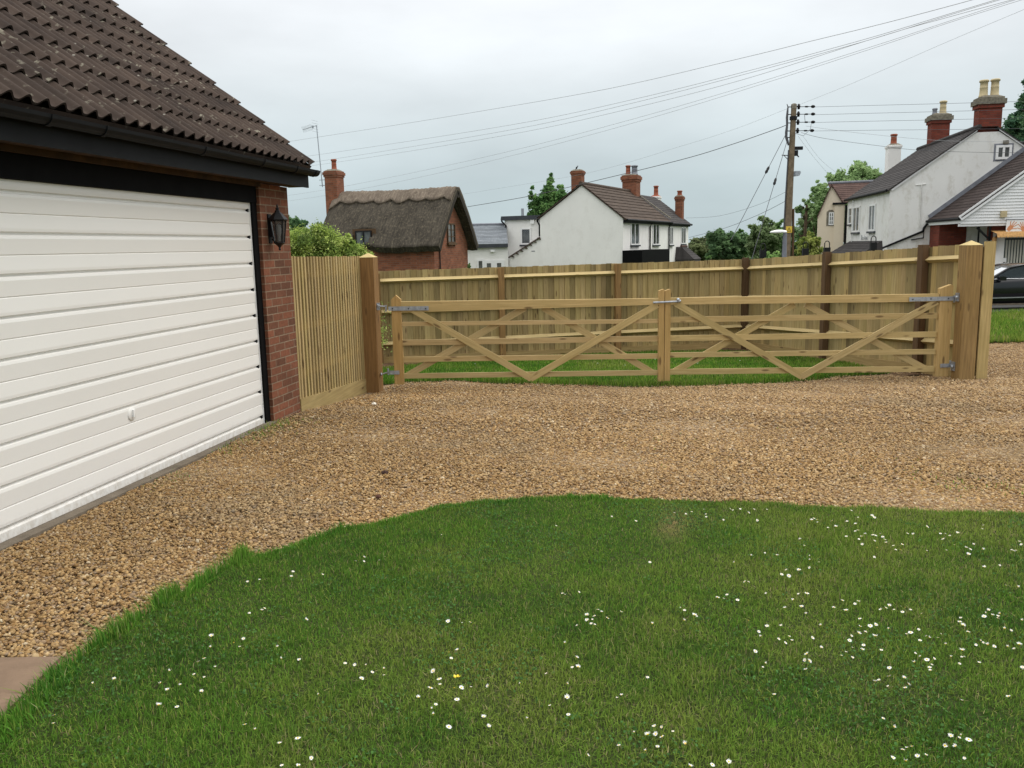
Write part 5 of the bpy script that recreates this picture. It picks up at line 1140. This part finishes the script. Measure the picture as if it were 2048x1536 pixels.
GD=[(.048,.085,.034),(.062,.108,.042),(.038,.07,.03)]; GM=[(.07,.13,.035),(.09,.155,.045),(.055,.11,.03)]; GL=[(.12,.18,.07),(.15,.21,.09),(.10,.155,.06)]; GY_=[(.13,.155,.03),(.17,.19,.045),(.095,.13,.025)]; GO_=[(.085,.10,.045),(.065,.085,.035),(.10,.12,.05)]  # dark and olive greens lightened to stand for distance haze
# tree behind the white house: open, sprays of leaves
tree('garden_tree','open leafy tree rising behind the left slope of the white house',1098,352,480,62,44,[(.05,.11,.03),(.085,.155,.045),(.04,.085,.025)],3,9000,.34,
     [(-.2,0,.40,.62,.30),(.35,0,.52,.55,.28),(0,0,.66,.40,.2),(-.75,0,.30,.20,.11),(-.62,0,.58,.18,.11),(-.80,0,.80,.10,.12),(-.35,.2,.48,.26,.14),(-.1,0,.74,.24,.13),(.1,.2,.95,.10,.12),(.12,.1,.88,.17,.14),(.05,0,.80,.24,.14),(-.70,0,.46,.24,.15),(-.74,0,.70,.13,.12),(.35,0,.62,.28,.15),(.55,0,.80,.18,.09),(.75,.1,.66,.16,.10),(.3,0,.35,.34,.16),(-.2,0,.25,.38,.15),(.6,0,.45,.2,.12)],.14,dens=.2)
tree('garden_tree','small dark tree showing between the garage pier and the thatched cottage',586,430,500,48,34,[(.04,.085,.035),(.06,.11,.045)],5,2600,.22,None,.1)
tree('garden_tree','thin dark sprig of a tree just left of the cottage thatch',628,452,500,44,14,[(.03,.05,.02),(.05,.075,.03)],6,500,.14,None,.05,dens=.1)
# conifer-like golden shrub behind the batten fence
def golden_shrub():
    p=atY(650,515,13.6); t=thing('golden_shrub','bright yellow green feathery shrub behind the batten fence','shrub',(p.x,13.6,zg(13.6))); zb=zg(13.6)
    def at_(u,v,dy=0): q=atY(u,v,13.6+dy); return (q.x-p.x,dy,q.z-zb)
    lob=[(*at_(612,492),.30,.4,.20),(*at_(598,478,.1),.22,.3,.14),(*at_(640,468),.16,.25,.16),(*at_(634,458,.1),.09,.15,.10),(*at_(654,484),.22,.3,.20),(*at_(672,496),.20,.3,.16),(*at_(697,484),.085,.15,.10),(*at_(705,500),.15,.2,.12),(*at_(728,512),.12,.2,.09),(*at_(590,500,.1),.25,.3,.2),(*at_(620,480,-.1),.24,.25,.16),(*at_(650,520),.7,.4,.2)]
    b=MB(); b.tube([(0,0,-.1),(0,0,1.2)],[.06,.03],7)
    for l in lob[:11]: b.tube([(0,0,.6),(l[0]*.5,l[1],l[2]*.7),(l[0],l[1],l[2])],[.03,.018,.006],5)
    b.build('stems','bark',t)
    lob+=[(0,0,.75,.85,.45,.55)]
    crown(t,lob,44000,.036,[(.21,.29,.05),(.29,.37,.075),(.14,.21,.04),(.34,.40,.11),(.09,.14,.035)],21,.5,'foliage',bright=1.6)
golden_shrub()
# distant trees to the right of the white houses
FG='trees on the skyline beyond the fence'
tree('field_tree','low olive green tree next to the right end of the white houses',1402,478,530,88,34,GO_,31,6000,.42,None,.2,FG)
tree('field_tree','dark rounded tree left of the taller pale tree on the skyline',1450,463,530,84,46,GD,32,9000,.42,None,.25,FG)
tree('field_tree','small mid green tree peeping over the dark rounded one',1484,458,520,92,20,GM,33,3500,.4,None,.2,FG)
tree('field_tree','tall grey green tree crossed by the stay wires',1528,431,530,80,33,[(.085,.12,.05),(.07,.105,.04),(.10,.135,.06)],34,9000,.42,None,.25,FG)
tree('field_tree','fresh green tree half hidden by the left side of the utility pole',1562,440,530,86,24,GM,35,6000,.42,None,.22,FG)
tree('field_tree','dark green tree directly behind the foot of the utility pole',1592,450,530,78,28,GD,36,6500,.4,None,.22,FG)
tree('field_tree','wispy light green tree left of the cream house gable',1618,386,520,74,30,[(.10,.15,.06),(.13,.18,.08),(.07,.12,.045)],37,5200,.34,None,.2,FG,dens=.15)
tree('field_tree','large pale green tree rising behind the roof of the cream house',1705,326,480,70,66,GL,38,24000,.36,None,.35,FG,dens=.3)
tree('field_tree','mid green tree between the wispy tree and the cream house',1645,356,500,72,30,GL,39,6500,.34,None,.25,FG,dens=.25)
tree('shrub','bright yellow green shrub in front of the cream house',1618,462,530,40,26,GY_,40,7000,.16,None,.1,cat='shrub')
tree('shrub','small pale green bush left of the lamp post',1546,503,530,50,18,[(.12,.20,.06),(.16,.24,.08)],41,2600,.16,None,.08,cat='shrub')
tree('shrub','low leafy weed poking above the fence near the white houses',1420,508,530,30,8,GM,42,500,.07,None,.04,cat='shrub')
tree('conifer','dark green conifer with drooping branches at the right edge behind the tallest stack',2052,160,520,52,44,[(.028,.065,.035),(.04,.085,.045),(.06,.11,.05)],43,15000,.32,
     [(0,0,.95,.12,.06),(-.05,0,.86,.28,.07),(-.25,0,.76,.42,.07),(.2,0,.74,.45,.08),(-.35,0,.64,.5,.07),(.3,0,.6,.55,.08),(-.5,0,.52,.52,.07),(.4,0,.45,.6,.1),(-.5,0,.36,.55,.09),(0,0,.25,.8,.12)],.3,dens=.4)
tree('shrub','sprig of climbing plant at the corner of the cottage',937,524,540,38,5,GM,45,300,.08,None,.03,cat='shrub')
# far wood closing the horizon
def far_wood():
    rng=np.random.default_rng(90); lob=[]
    for i in range(150):
        x=rng.uniform(-150,190); y=rng.uniform(150,190); h=rng.uniform(2.6,4.6); lob.append((x,y,zg(y)+h*.5,rng.uniform(4,8),5,h*.62))
    o=crown(None,lob,52000,.85,[(.06,.085,.045),(.075,.10,.055),(.05,.075,.04)],91,.3,'far_wood',bright=1.9); tag(o,'distant belt of woodland along the horizon behind the houses','woodland',kind='stuff')
far_wood()
def ivy_pole():
    p=atY(1607,500,52); zt=atY(1609,410,52).z; zb=zg(52); t=thing('dead_trunk','bare brown ivy covered trunk between the utility pole and cream house','tree trunk',(p.x,52,zb)); b=MB()
    b.tube([(0,0,-.2),(.02,0,(zt-zb)*.5),(.10,0,zt-zb)],[.14,.12,.07],7); b.tube([(.05,0,(zt-zb)*.78),(.5,0,(zt-zb)*.86)],.03,5); b.tube([(.03,0,(zt-zb)*.6),(-.3,.1,(zt-zb)*.7)],.03,5); b.build('trunk','bark',t)
    crown(t,[(.08,0,(zt-zb)*f,.22,.2,.4) for f in (.55,.7,.82,.92)],800,.10,[(.10,.07,.045),(.07,.06,.035),(.06,.09,.03)],51,.2,'ivy')
ivy_pole()
# ------------------------------------------------------------------ utility pole, wires, street lamp
YP=36.0
def P_(u,v,Y=YP): return atY(u,v,Y)
def pole():
    base=P_(1571,512); zb=zg(YP); t=thing('utility_pole','tall weathered wooden utility pole with insulators and yellow warning plate','utility pole',(base.x,YP,zb)); O=Vector((base.x,YP,zb))
    top=P_(1588,209)-O; bt=Vector((0,0,-.3)); bt.x=top.x*-.02
    def at(v): 
        z=P_(1580,v).z-zb; k=z/top.z; return Vector((top.x*k,0,z))
    b=MB(); b.tube([bt,Vector((top.x*.5,0,top.z*.5)),top],[.17,.14,.105],14); b.build('shaft','polewood',t)
    b=MB(); b.lathe(top,[(.115,-.18),(.118,.0),(.06,.04),(0,.05)],12); b.build('top_cap','mortar',t)
    b=MB(); prev=[]; 
    for v in (208,214,222,235,250,265,275,283,291): q=at(v); w_={208:-.30,214:-.25,222:-.26,235:-.27,250:-.25,265:-.27,275:-.26,283:-.20,291:-.15}[v]; prev.append(Vector((q.x+w_,-.03,q.z)))
    b.tube(prev,[.012,.025,.04,.05,.045,.055,.05,.05,.03],6); b.build('cable_bundle','cable',t)
    b=MB()
    for v in (214,229,246,262,275): q=at(v); b.tube([q,Vector((q.x-.26,-.03,q.z))],.02,5)
    b.build('standoff_brackets','blackmetal',t) if False else b.build('standoff','blackmetal',t)
    b=MB(); q0,q1=at(233),at(240); b.tube([q0,q1],.15,10); b.build('clamp_band','blackmetal',t)
    for v,pts in ((214,((1,0,0,.05),)),(229,()),(245,()),(262,())):
        q=at(v); e_=P_(1626 if v<260 else 1624,v+ (0 if v>214 else 0))-O; b=MB(); b.tube([q+Vector((.08,0,0)),q+Vector((.20,0,.02))],.022,6); b.build('bracket','blackmetal',t)
        b=MB(); s0=q+Vector((.20,0,-.0)); b.lathe(s0,[(.02,-.10),(.05,-.09),(.05,-.03),(.065,-.02),(.065,.04),(.05,.05),(.05,.09),(.02,.12)],10); b.build('insulator','blackmetal',t)
        b=MB(); e_=Vector((e_.x,0,q.z)); b.tube([s0,e_],.014,5); m_=s0.lerp(e_,.55); b.lathe(m_,[(0,-.09),(.03,-.06),(.035,0),(.03,.06),(0,.09)],8,(1,0,0)); b.lathe(e_,[(0,-.10),(.05,-.06),(.065,0),(.05,.06),(0,.1)],8,(1,0,0)); b.build('strain_insulator','blackmetal',t)
    b=MB(); q=at(229); r=at(246); b.tube([q+Vector((.45,0,0)),q+Vector((.47,0,-.2)),r+Vector((.50,0,.02)),r+Vector((.6,0,0))],.010,5); q=at(246); r=at(262); b.tube([q+Vector((.75,0,0)),q+Vector((.72,0,-.25)),r+Vector((.62,0,-.05)),r+Vector((.45,0,-.2)),r+Vector((.1,0,-.1))],.008,5); b.build('jumper_lead','cable',t)
    b=MB(); q=at(297); b.box(q.x+.10,q.x+.44,-.06,.06,q.z-.06,q.z+.07); b.build('joint_box','blackmetal',t,.02)
    b=MB(); q=at(306); b.box(q.x+.08,q.x+.25,-.06,.06,q.z-.12,q.z+.10); b.bar((q.x+.2,0,q.z-.05),(q.x+.30,0,q.z-.17),.04,.04,Y1); b.build('fuse_box','blackmetal',t,.015)
    b=MB(); q=at(347); b.box(q.x+.10,q.x+.16,-.05,.05,q.z-.1,q.z+.08); b.prism([(q.x+.162,-.10,q.z-.12),(q.x+.34,-.10,q.z-.10),(q.x+.40,-.10,q.z+.03),(q.x+.36,-.10,q.z+.09),(q.x+.162,-.10,q.z+.09)],(0,.2,0)); b.build('floodlight','galv',t,.01)
    b=MB(); q=at(311); a_=Vector((q.x-.40,0,q.z+.02)); b.tube([q,a_],.018,5); b.tube([at(326),a_+Vector((.08,0,0))],.014,5); b.build('stay_bracket','blackmetal',t)
    b=MB(); v0=at(459); b.box(v0.x-.135,v0.x+.115,-.20,-.185,v0.z-.13,v0.z+.13); w_=b.build('warning_plate','yellow',t)
    b=MB(); c=Vector((v0.x-.01,-.203,v0.z)); b.prism([c+Vector((-.095,0,-.085)),c+Vector((.095,0,-.085)),c+Vector((0,0,.09))],(0,-.002,0)); b.build('warning_triangle','blackink',w_)
    b=MB(); c.y=-.2055; b.prism([c+Vector((-.066,0,-.068)),c+Vector((.066,0,-.068)),c+Vector((0,0,.057))],(0,-.002,0)); b.build('triangle_field','yellow',w_)
    b=MB(); c.y=-.208; b.prism([c+Vector((-.004,0,-.06)),c+Vector((.028,0,-.018)),c+Vector((.004,0,-.022)),c+Vector((.010,0,.035)),c+Vector((-.024,0,-.024)),c+Vector((.0,0,-.02))],(0,-.002,0)); b.build('bolt_symbol','blackink',w_)
    b=MB(); b.tube([at(300)+Vector((-.14,-.02,0)),at(400)+Vector((-.17,-.02,0)),at(512)+Vector((-.18,-.02,0))],.03,5); b.build('riser_cable','cable',t)
    b=MB(); b.box(at(425).x+.13,at(425).x+.26,-.05,.05,at(425).z-1.8,at(425).z+.25) if False else b.tube([at(425)+Vector((.19,0,.15)),at(512)+Vector((.26,0,0))],.05,6); b.build('cable_guard','darkpost',t)
pole()
def wire(label,pts,r=.009,mat='cable',group=None,name='overhead_wire',sub=6):
    """pts: (u,v,Y) sight samples; the wire runs through the points in space"""
    p=[atY(u,v,Y) for u,v,Y in pts]; 
    P=[]
    for i in range(len(p)-1):
        p0=p[max(i-1,0)];p1=p[i];p2=p[i+1];p3=p[min(i+2,len(p)-1)]
        for k in range(sub):
            t=k/sub; P.append(.5*((2*p1)+(p2-p0)*t+(2*p0-5*p1+4*p2-p3)*t*t+(3*p1-p0-3*p2+p3)*t**3))
    P.append(p[-1]); b=MB(); b.tube(P,r*.72,5); o=b.build(name,mat); return tag(o,label,'wire',group)
def YW(u,a=46,b_=15): # overhead line comes forward from behind the cottage to overhead right
    k=(u-560)/(2030-560); return 1/( (1-k)/a + k/b_ )
SG='overhead lines crossing the whole sky'
def sky_wire(label,s,a=46,b_=15,r=.009): return wire(label,[(u,v,YW(u,a,b_)) for u,v in s],r,'cablepale',SG)
sky_wire('topmost thin overhead wire, running alone above the others across the sky',[(430,306),(575,283.5),(770,253.5),(975,220),(1219,177),(1480,117),(1619,83),(1757,49.5),(1896,13),(1990,-13)],r=.008)
sky_wire('second overhead wire from the top at the left, passing above the cottage stack',[(440,335),(610,313),(830,280.5),(1060,243),(1270,198),(1480,146),(1721,81),(1896,28.5),(2010,-6)],r=.007)
sky_wire('third overhead wire from the top, just under the second above the cottage',[(450,346),(626,324),(840,290.5),(1060,252.5),(1270,205),(1480,151),(1721,85),(1896,31),(2018,-6)],47,15.3,r=.007)
sky_wire('fourth overhead wire from the top, lowest of the middle three above the cottage ridge',[(455,355),(638,329.5),(840,299),(1060,261.5),(1270,215),(1480,161),(1757,74),(1896,34.5),(2045,-6)],48,15.6,r=.007)
sky_wire('fifth overhead wire from the top, passing behind the cottage stack',[(440,408),(572,391.5),(644,380.5),(706,369.5),(880,334),(1060,292.5),(1270,237),(1480,176),(1757,89),(1896,43),(2048,-6)],50,16,r=.006)
sky_wire('lowest of the thin overhead wires that pass behind the cottage stack',[(440,420),(572,402.5),(650,391),(799,363),(930,334),(1060,302),(1270,245),(1480,182),(1757,93),(1896,46),(2062,-6)],51,16.4,r=.006)
wire('faint overhead wire from the pole top rising to the upper right corner',[(1597,210,36),(1680,177,32),(1757,144,29),(1896,83,25),(2060,14,21)],.006,'cablepale')
wire('faint wire sagging from the pole top towards the cottage ridge',[(1578,216,36),(1470,258,38),(1360,293,40.5),(1180,345,45),(990,378,51),(920,389,55)],.006,'cablepale')
wire('thick dark service cable from the pole to the cottage, crossing the large stack',[(1576,248,36),(1555,257,36.3),(1460,290,38),(1360,320,40),(1180,364,44),(1060,392,46.5),(935,413.5,49)],.020,'cable')
for k,(lab,v0,v1) in enumerate((('topmost of the four level wires from the pole to the right edge',214,203),('second highest of the four level wires from the pole to the right edge',229.5,219),('third of the four level wires running right from the pole',245,236),('lowest of the four level wires running right from the pole',262,257.5))):
    wire(lab,[(1626,v0,36),(1760,v0*.72+v1*.28-.5,34.5),(1900,v0*.35+v1*.65,33),(2075,v1-1,31)],.0085,'cable')
wire('service wire from the pole past the white stack to the gable wall',[(1602,265,36),(1650,277,36.3),(1769,293,36.8),(1834,300,36.4),(1930,304,35.5),(2075,306,34)],.010,'cable')
wire('service wire from the pole crossing the middle brick stack',[(1612,252,36),(1700,264,36.5),(1856,279.5,36.8),(1950,283,36),(2075,284,34)],.008,'cablepale')
wire('left of two drop wires from the pole down towards the cream house',[(1596,272,36),(1625,311,40),(1658,350,45)],.006,'cablepale')
wire('right of two drop wires from the pole down towards the cream house',[(1606,272,36),(1640,318,42),(1672,345,47)],.006,'cablepale')
wire('upper sagging wire between the white houses and the utility pole',[(1575,382,36),(1520,408,40),(1460,427,46),(1420,434,51),(1372,436,58)],.009,'cable')
wire('lower dark cable between the white houses and the utility pole',[(1573,401,36),(1520,428,38.5),(1450,456,43),(1378,475,49)],.013,'cable')
def guy(label,a,b_,ins,Y0=36,Y1_=31):
    pa=atY(*a,Y0); pb=atY(*b_,Y1_); t=thing('stay_wire',label,'stay wire',pb,0); q=pa-pb; m=MB(); m.tube([(0,0,0),tuple(q)],.012,5); m.build('strand','cable',t)
    k=(a[1]-ins)/(a[1]-b_[1]); c=q*(1-k); m=MB(); m.lathe(c-q.normalized()*.0,[(0,-.22),(.035,-.18),(.06,-.1),(.045,-.04),(.055,.04),(.04,.12),(0,.2)],8,q); m.build('stay_insulator','blackmetal',t)
guy('left stay wire of the utility pole with a long dark insulator',(1574,264),(1462,480),341,36,34)
guy('right stay wire of the utility pole with a small dark insulator',(1576,276),(1500,530),366,36,33)
def street_lamp():
    Y=33; p=atY(1569,500,Y); zb=zg(Y); t=thing('street_lamp','grey street lamp with white oval head beside the utility pole','street lamp',(p.x,Y,zb)); zt=atY(1569,466,Y).z-zb
    b=MB(); b.tube([(0,0,-.2),(0,0,zt)],[.10,.075],10); b.build('column','lead',t)
    b=MB(); hx=atY(1557,464,Y).x-p.x; rows=[]
    for k in range(9):
        f=k/8; x=.06+(hx*2-.0-.06)*f if False else .05-.62*f; w_=.13*math.sin(math.pi*min(1,.12+.80*f))**.6; h_=.10*math.sin(math.pi*min(1,.15+.78*f))**.7; rows.append([(x,math.cos(a)*w_,zt+.03+math.sin(a)*h_*(1 if math.sin(a)>0 else .35)) for a in [2*math.pi*j/12 for j in range(12)]])
    b.grid(rows,closed=True); b.poly(rows[0][::-1]); b.poly(rows[-1]); b.build('lamp_head','upvc',t)
street_lamp()
# black hooped posts standing along the road, seen over the fence
for u,v,lab in ((1526,498,'black hoop topped post, leftmost of the row and darkest against the trees'),(1611,495,'black hoop topped post in front of the bright yellow green shrub'),(1654,493,'black hoop topped post at the foot of the cream house wall'),(1747,483,'black hoop topped post in front of the porch roof of the old white house')):
    Y=24; p=atY(u,v,Y); zb=zg(Y); t=thing('hooped_post',lab,'post',(p.x,Y,zb),0,'black hoop topped posts along the road'); top=atY(u,v-10,Y).z-zb; z1=atY(u,v+2,Y).z-zb; z0=atY(u,v+10,Y).z-zb
    b=MB(); b.box(-.03,.03,-.03,.03,-.2,z0); b.build('stake','blackmetal',t)
    b=MB(); b.box(-.085,.085,-.05,.05,z0-.1,z1); b.build('block','blackmetal',t,.01)
    b=MB(); r=.068; b.tube([(-r,0,z1-.01)]+[(-r*math.cos(a),0,top-r+r*1.2*math.sin(a)) for a in np.linspace(0,math.pi,9)]+[(r,0,z1-.01)],.013,6); b.build('hoop','blackmetal',t)
# ------------------------------------------------------------------ daisies in the lawn
D4="20,157 33,182 33,196 125,213 161,153 175,160 215,154 288,157 258,175 305,215 357,158 596,214 608,204 625,212 628,226 682,255 703,218 726,248 785,221 807,164 843,200 830,234 828,272 843,267 918,190 929,200 780,300 848,315 862,300 880,288 865,343 922,292 938,296 962,287 975,303 986,318 992,333 930,325 945,360 1032,350 1044,372 1070,371 1080,343 1107,284 1137,288 1212,249 1258,284 1283,285 1308,287 1332,296 1296,314 1375,282 1358,346 1421,361 1443,369 1460,342 1508,369 1506,260 1512,242 1210,378 1314,374 1433,396 1638,230 1702,327 1713,343 1663,373 1675,379 1686,374 534,315 557,349 347,388 270,402 410,401 183,439 585,405 585,427 635,438 583,467 930,411 460,479 436,503 474,511 528,479 238,541 259,544 1517,464 1598,456 1632,562 1696,569 144,611 94,627 126,633 200,640 351,603 524,607 570,604 498,638 452,682 541,675 565,712 714,680 778,695 760,643 845,645 826,660 963,691 992,682 1010,669 1035,690 1073,673 1094,679 1080,703 1124,691 1181,714 852,739 1540,694 1523,708 1515,728 1561,720 1590,725 1600,712 1588,737 1718,747 1390,734 1386,755 1403,774 258,749 432,775 642,775 855,781 908,778 938,771 1006,792 883,810 847,817 935,832 1167,797 1102,820 1123,813 1207,833 1224,841 1270,841 1286,822 1430,810 1625,792 1660,802 314,809 323,833 357,779 420,847 477,834 456,868 490,856 601,841 807,832 798,855 815,895 866,905 872,880 780,917 755,936 814,947 968,906 1173,856 1310,875 1472,879 1497,856 1510,867 1535,878 1570,888 1640,888 1675,900 1703,876 648,893 568,928 559,961 584,966 563,1012 295,913 349,977 336,999 1149,924 1175,940 1210,958 1250,953 1143,971 1237,984 1225,1000 1230,1016 1338,942 1397,944 1412,944 1398,908 1384,981 1489,974 1720,998 1720,1010 1010,1002 1008,1047 934,1073 955,1068 1002,1100 1090,1054 1112,1089 1095,1107 396,1144 1645,1154 1397,1175 977,1272 1036,1316 1338,1365 1384,1373 1392,1360 1433,1385 1306,1417 1362,1420 1130,1420 1105,1428 1080,1438 1030,1482 1098,1498 1160,1472 1207,1466 1410,1483 153,1503 66,1519"
D3="30,433 75,411 75,434 157,428 186,409 490,291 1101,244 1396,196 1525,220 1731,175 1792,182 1822,170 1600,438 1132,604 1147,611 1221,598 523,754 598,762 642,758 1322,692 1343,704 1264,720 1303,725 1292,744 1264,746 1286,766 1306,772 1374,736 1447,703 1211,776 1612,766 1764,682 1784,694 1782,748 1838,720 1850,726 1145,869 1210,946 1185,998 1216,996 572,906 528,918 540,950 443,1019 476,1061 480,1092 428,1108 556,1109 594,1108 645,1105 735,1099 570,1170 62,1059 119,1024 182,1039 180,1005 85,986 25,987 907,1084 1046,1031 1159,1086 1158,1160 1065,1201 1164,1251 1425,1161 1448,1147 1587,1052 364,1159 457,1198 432,1218 445,1248 527,1317 712,1263 741,1313 947,1271 1623,1312 1661,1319 1722,1340 1587,1357 1664,1368 1630,1355 1515,1345 1433,1414 1576,1442 1640,1423 1788,1406 1270,1469 1815,1525"
D2="1488,457 1418,469 1410,494 1670,438 1680,409 1850,427 1430,649 1500,631 1516,621 1756,685 1211,779 1205,843 1340,817 1395,796 1374,841 1590,840 1612,908 1715,915 1170,907 1136,928 1233,956 1112,999 1170,1015 1978,935 530,1050 654,1025 920,1049 960,1087 1034,1059 970,979 1154,1096 1014,1185 908,1174 313,1231 305,1280 1825,1113 1403,1286 1462,1314 1707,1365 1602,1393 1784,1479 1615,1520 1710,1520"
def flower_sites():
    o=[]
    for s_,k,ou,ov in ((D4,2.667,1400,960),(D3,2.667,700,960),(D2,2.866,0,1000)):
        for q in s_.split(): a,b_=map(float,q.split(',')); o.append((ou+a/k,ov+b_/k))
    return o
def petal_mesh(name,r,petals,mat,lift=.25,seed=0):
    rng=random.Random(seed); b=MB(); 
    for k in range(petals):
        a=2*math.pi*k/petals+rng.uniform(-.06,.06); ca,sa=math.cos(a),math.sin(a); w_=math.pi/petals*.86; l=r*rng.uniform(.86,1.05); z1=l*lift*rng.uniform(.4,1.2)
        def q(rad,off,z): return (ca*rad-sa*off,sa*rad+ca*off,z)
        b.poly([q(r*.18,-.0006,0),q(l*.65,-w_*l*.62,z1*.5),q(l,-w_*l*.35,z1),q(l*1.03,0,z1),q(l,w_*l*.35,z1),q(l*.65,w_*l*.62,z1*.5),q(r*.18,.0006,0)])
    o=b.build(name,mat); me=o.data; bpy.data.objects.remove(o); return me
def mesh_of(mb,name,mat): o=mb.build(name,mat); me=o.data; bpy.data.objects.remove(o); return me
PM=[petal_mesh('petals',.0125,15,'petal',.10+.25*k,k) for k in range(3)]; PMc=petal_mesh('petals',.009,12,'petal',1.3,7)
_b=MB(); _b.lathe((0,0,0),[(.0043,-.001),(.0044,.0012),(.003,.0028),(0,.0033)],9); CM=mesh_of(_b,'flower_centre','pollen')
_b=MB(); _b.tube([(0,0,-.04),(.001,0,-.02),(0,0,-.0005)],.0008,5); SM=mesh_of(_b,'stem','stem')
DG='white daisies scattered through the mown lawn'; sites=flower_sites()
dr=random.Random(5)
_sp=[]
for u,v in sites:
    h=dr.uniform(.030,.044); p=atZ(u,v,.012+h)
    if p.y<float(edge(p.x))-.02: _sp.append((p.y,p.x,h,p.z-h))
_sp.sort(); _sp=[(y,x,h,z,dr.choice((.42,.50,.54,.58,.63,.70,.84)),Euler((dr.gauss(-.12,.28),dr.gauss(.0,.28),dr.uniform(0,6.28))),dr.random()<.14,dr.randrange(3)) for y,x,h,z in _sp]
for y,x,h,z,sc,tilt,cl,kk in _sp[:298]:
    t=bpy.data.objects.new('daisy',None); COL.objects.link(t); t.empty_display_size=.02; t.location=(x,y,z)
    tag(t,'small white daisy with yellow centre open in the mown lawn','daisy',DG)
    for nm,me in (('petals',PMc if cl else PM[kk]),('flower_centre',CM),('stem',SM)):
        o=bpy.data.objects.new(nm,me); COL.objects.link(o); o.parent=t; o.location=(0,0,h); o.rotation_euler=tilt if nm!='stem' else (0,0,0); o.scale=(sc,sc,1 if nm=='stem' else sc)
if len(_sp)>298:
    b=MB()
    for y,x,h,z,sc,tilt,cl,kk in _sp[298:]:
        Mx=Matrix.Translation((x,y,z+h))@tilt.to_matrix().to_4x4()@Matrix.Scale(sc,4)
        for me,mi in ((PM[kk],0),(CM,1)):
            for f in me.polygons: b.poly([Mx@me.vertices[q].co for q in f.vertices],None,(1,1,1),mi)
    tag(b.build('distant_daisies',['petal','pollen']),'tiny daisies at the far edge of the lawn','daisies',kind='stuff')
p=atZ(913.5,1353,.06); t=thing('buttercup','single yellow buttercup flower among the daisies in the lawn','flower',(p.x,p.y,.012))
for nm,me in (('petals',petal_mesh('petals',.014,5,'butter',.6,3)),('stem',SM)):
    o=bpy.data.objects.new(nm,me); COL.objects.link(o); o.parent=t; o.location=(0,0,.045)
# daisies dotted in the grass behind the gates
for u,v in ((1195,727),(1212,719),(1120,730),(1310,719),(1322,721),(950,728),(1010,724),(1250,731),(1480,722),(1548,725),(1395,727)):
    p=onground(u,v,.06); t=bpy.data.objects.new('daisy',me:=None); COL.objects.link(t); t.location=(p.x,p.y,p.z-.06); tag(t,'small white daisy in the grass strip behind the gates','daisy','daisies in the grass strip behind the gates')
    o=bpy.data.objects.new('petals',PM[1]); COL.objects.link(o); o.parent=t; o.location=(0,0,.065); o.scale=(1,1,1); o=bpy.data.objects.new('stem',SM); COL.objects.link(o); o.parent=t; o.location=(0,0,.06); o.scale=(1,1,1.4)
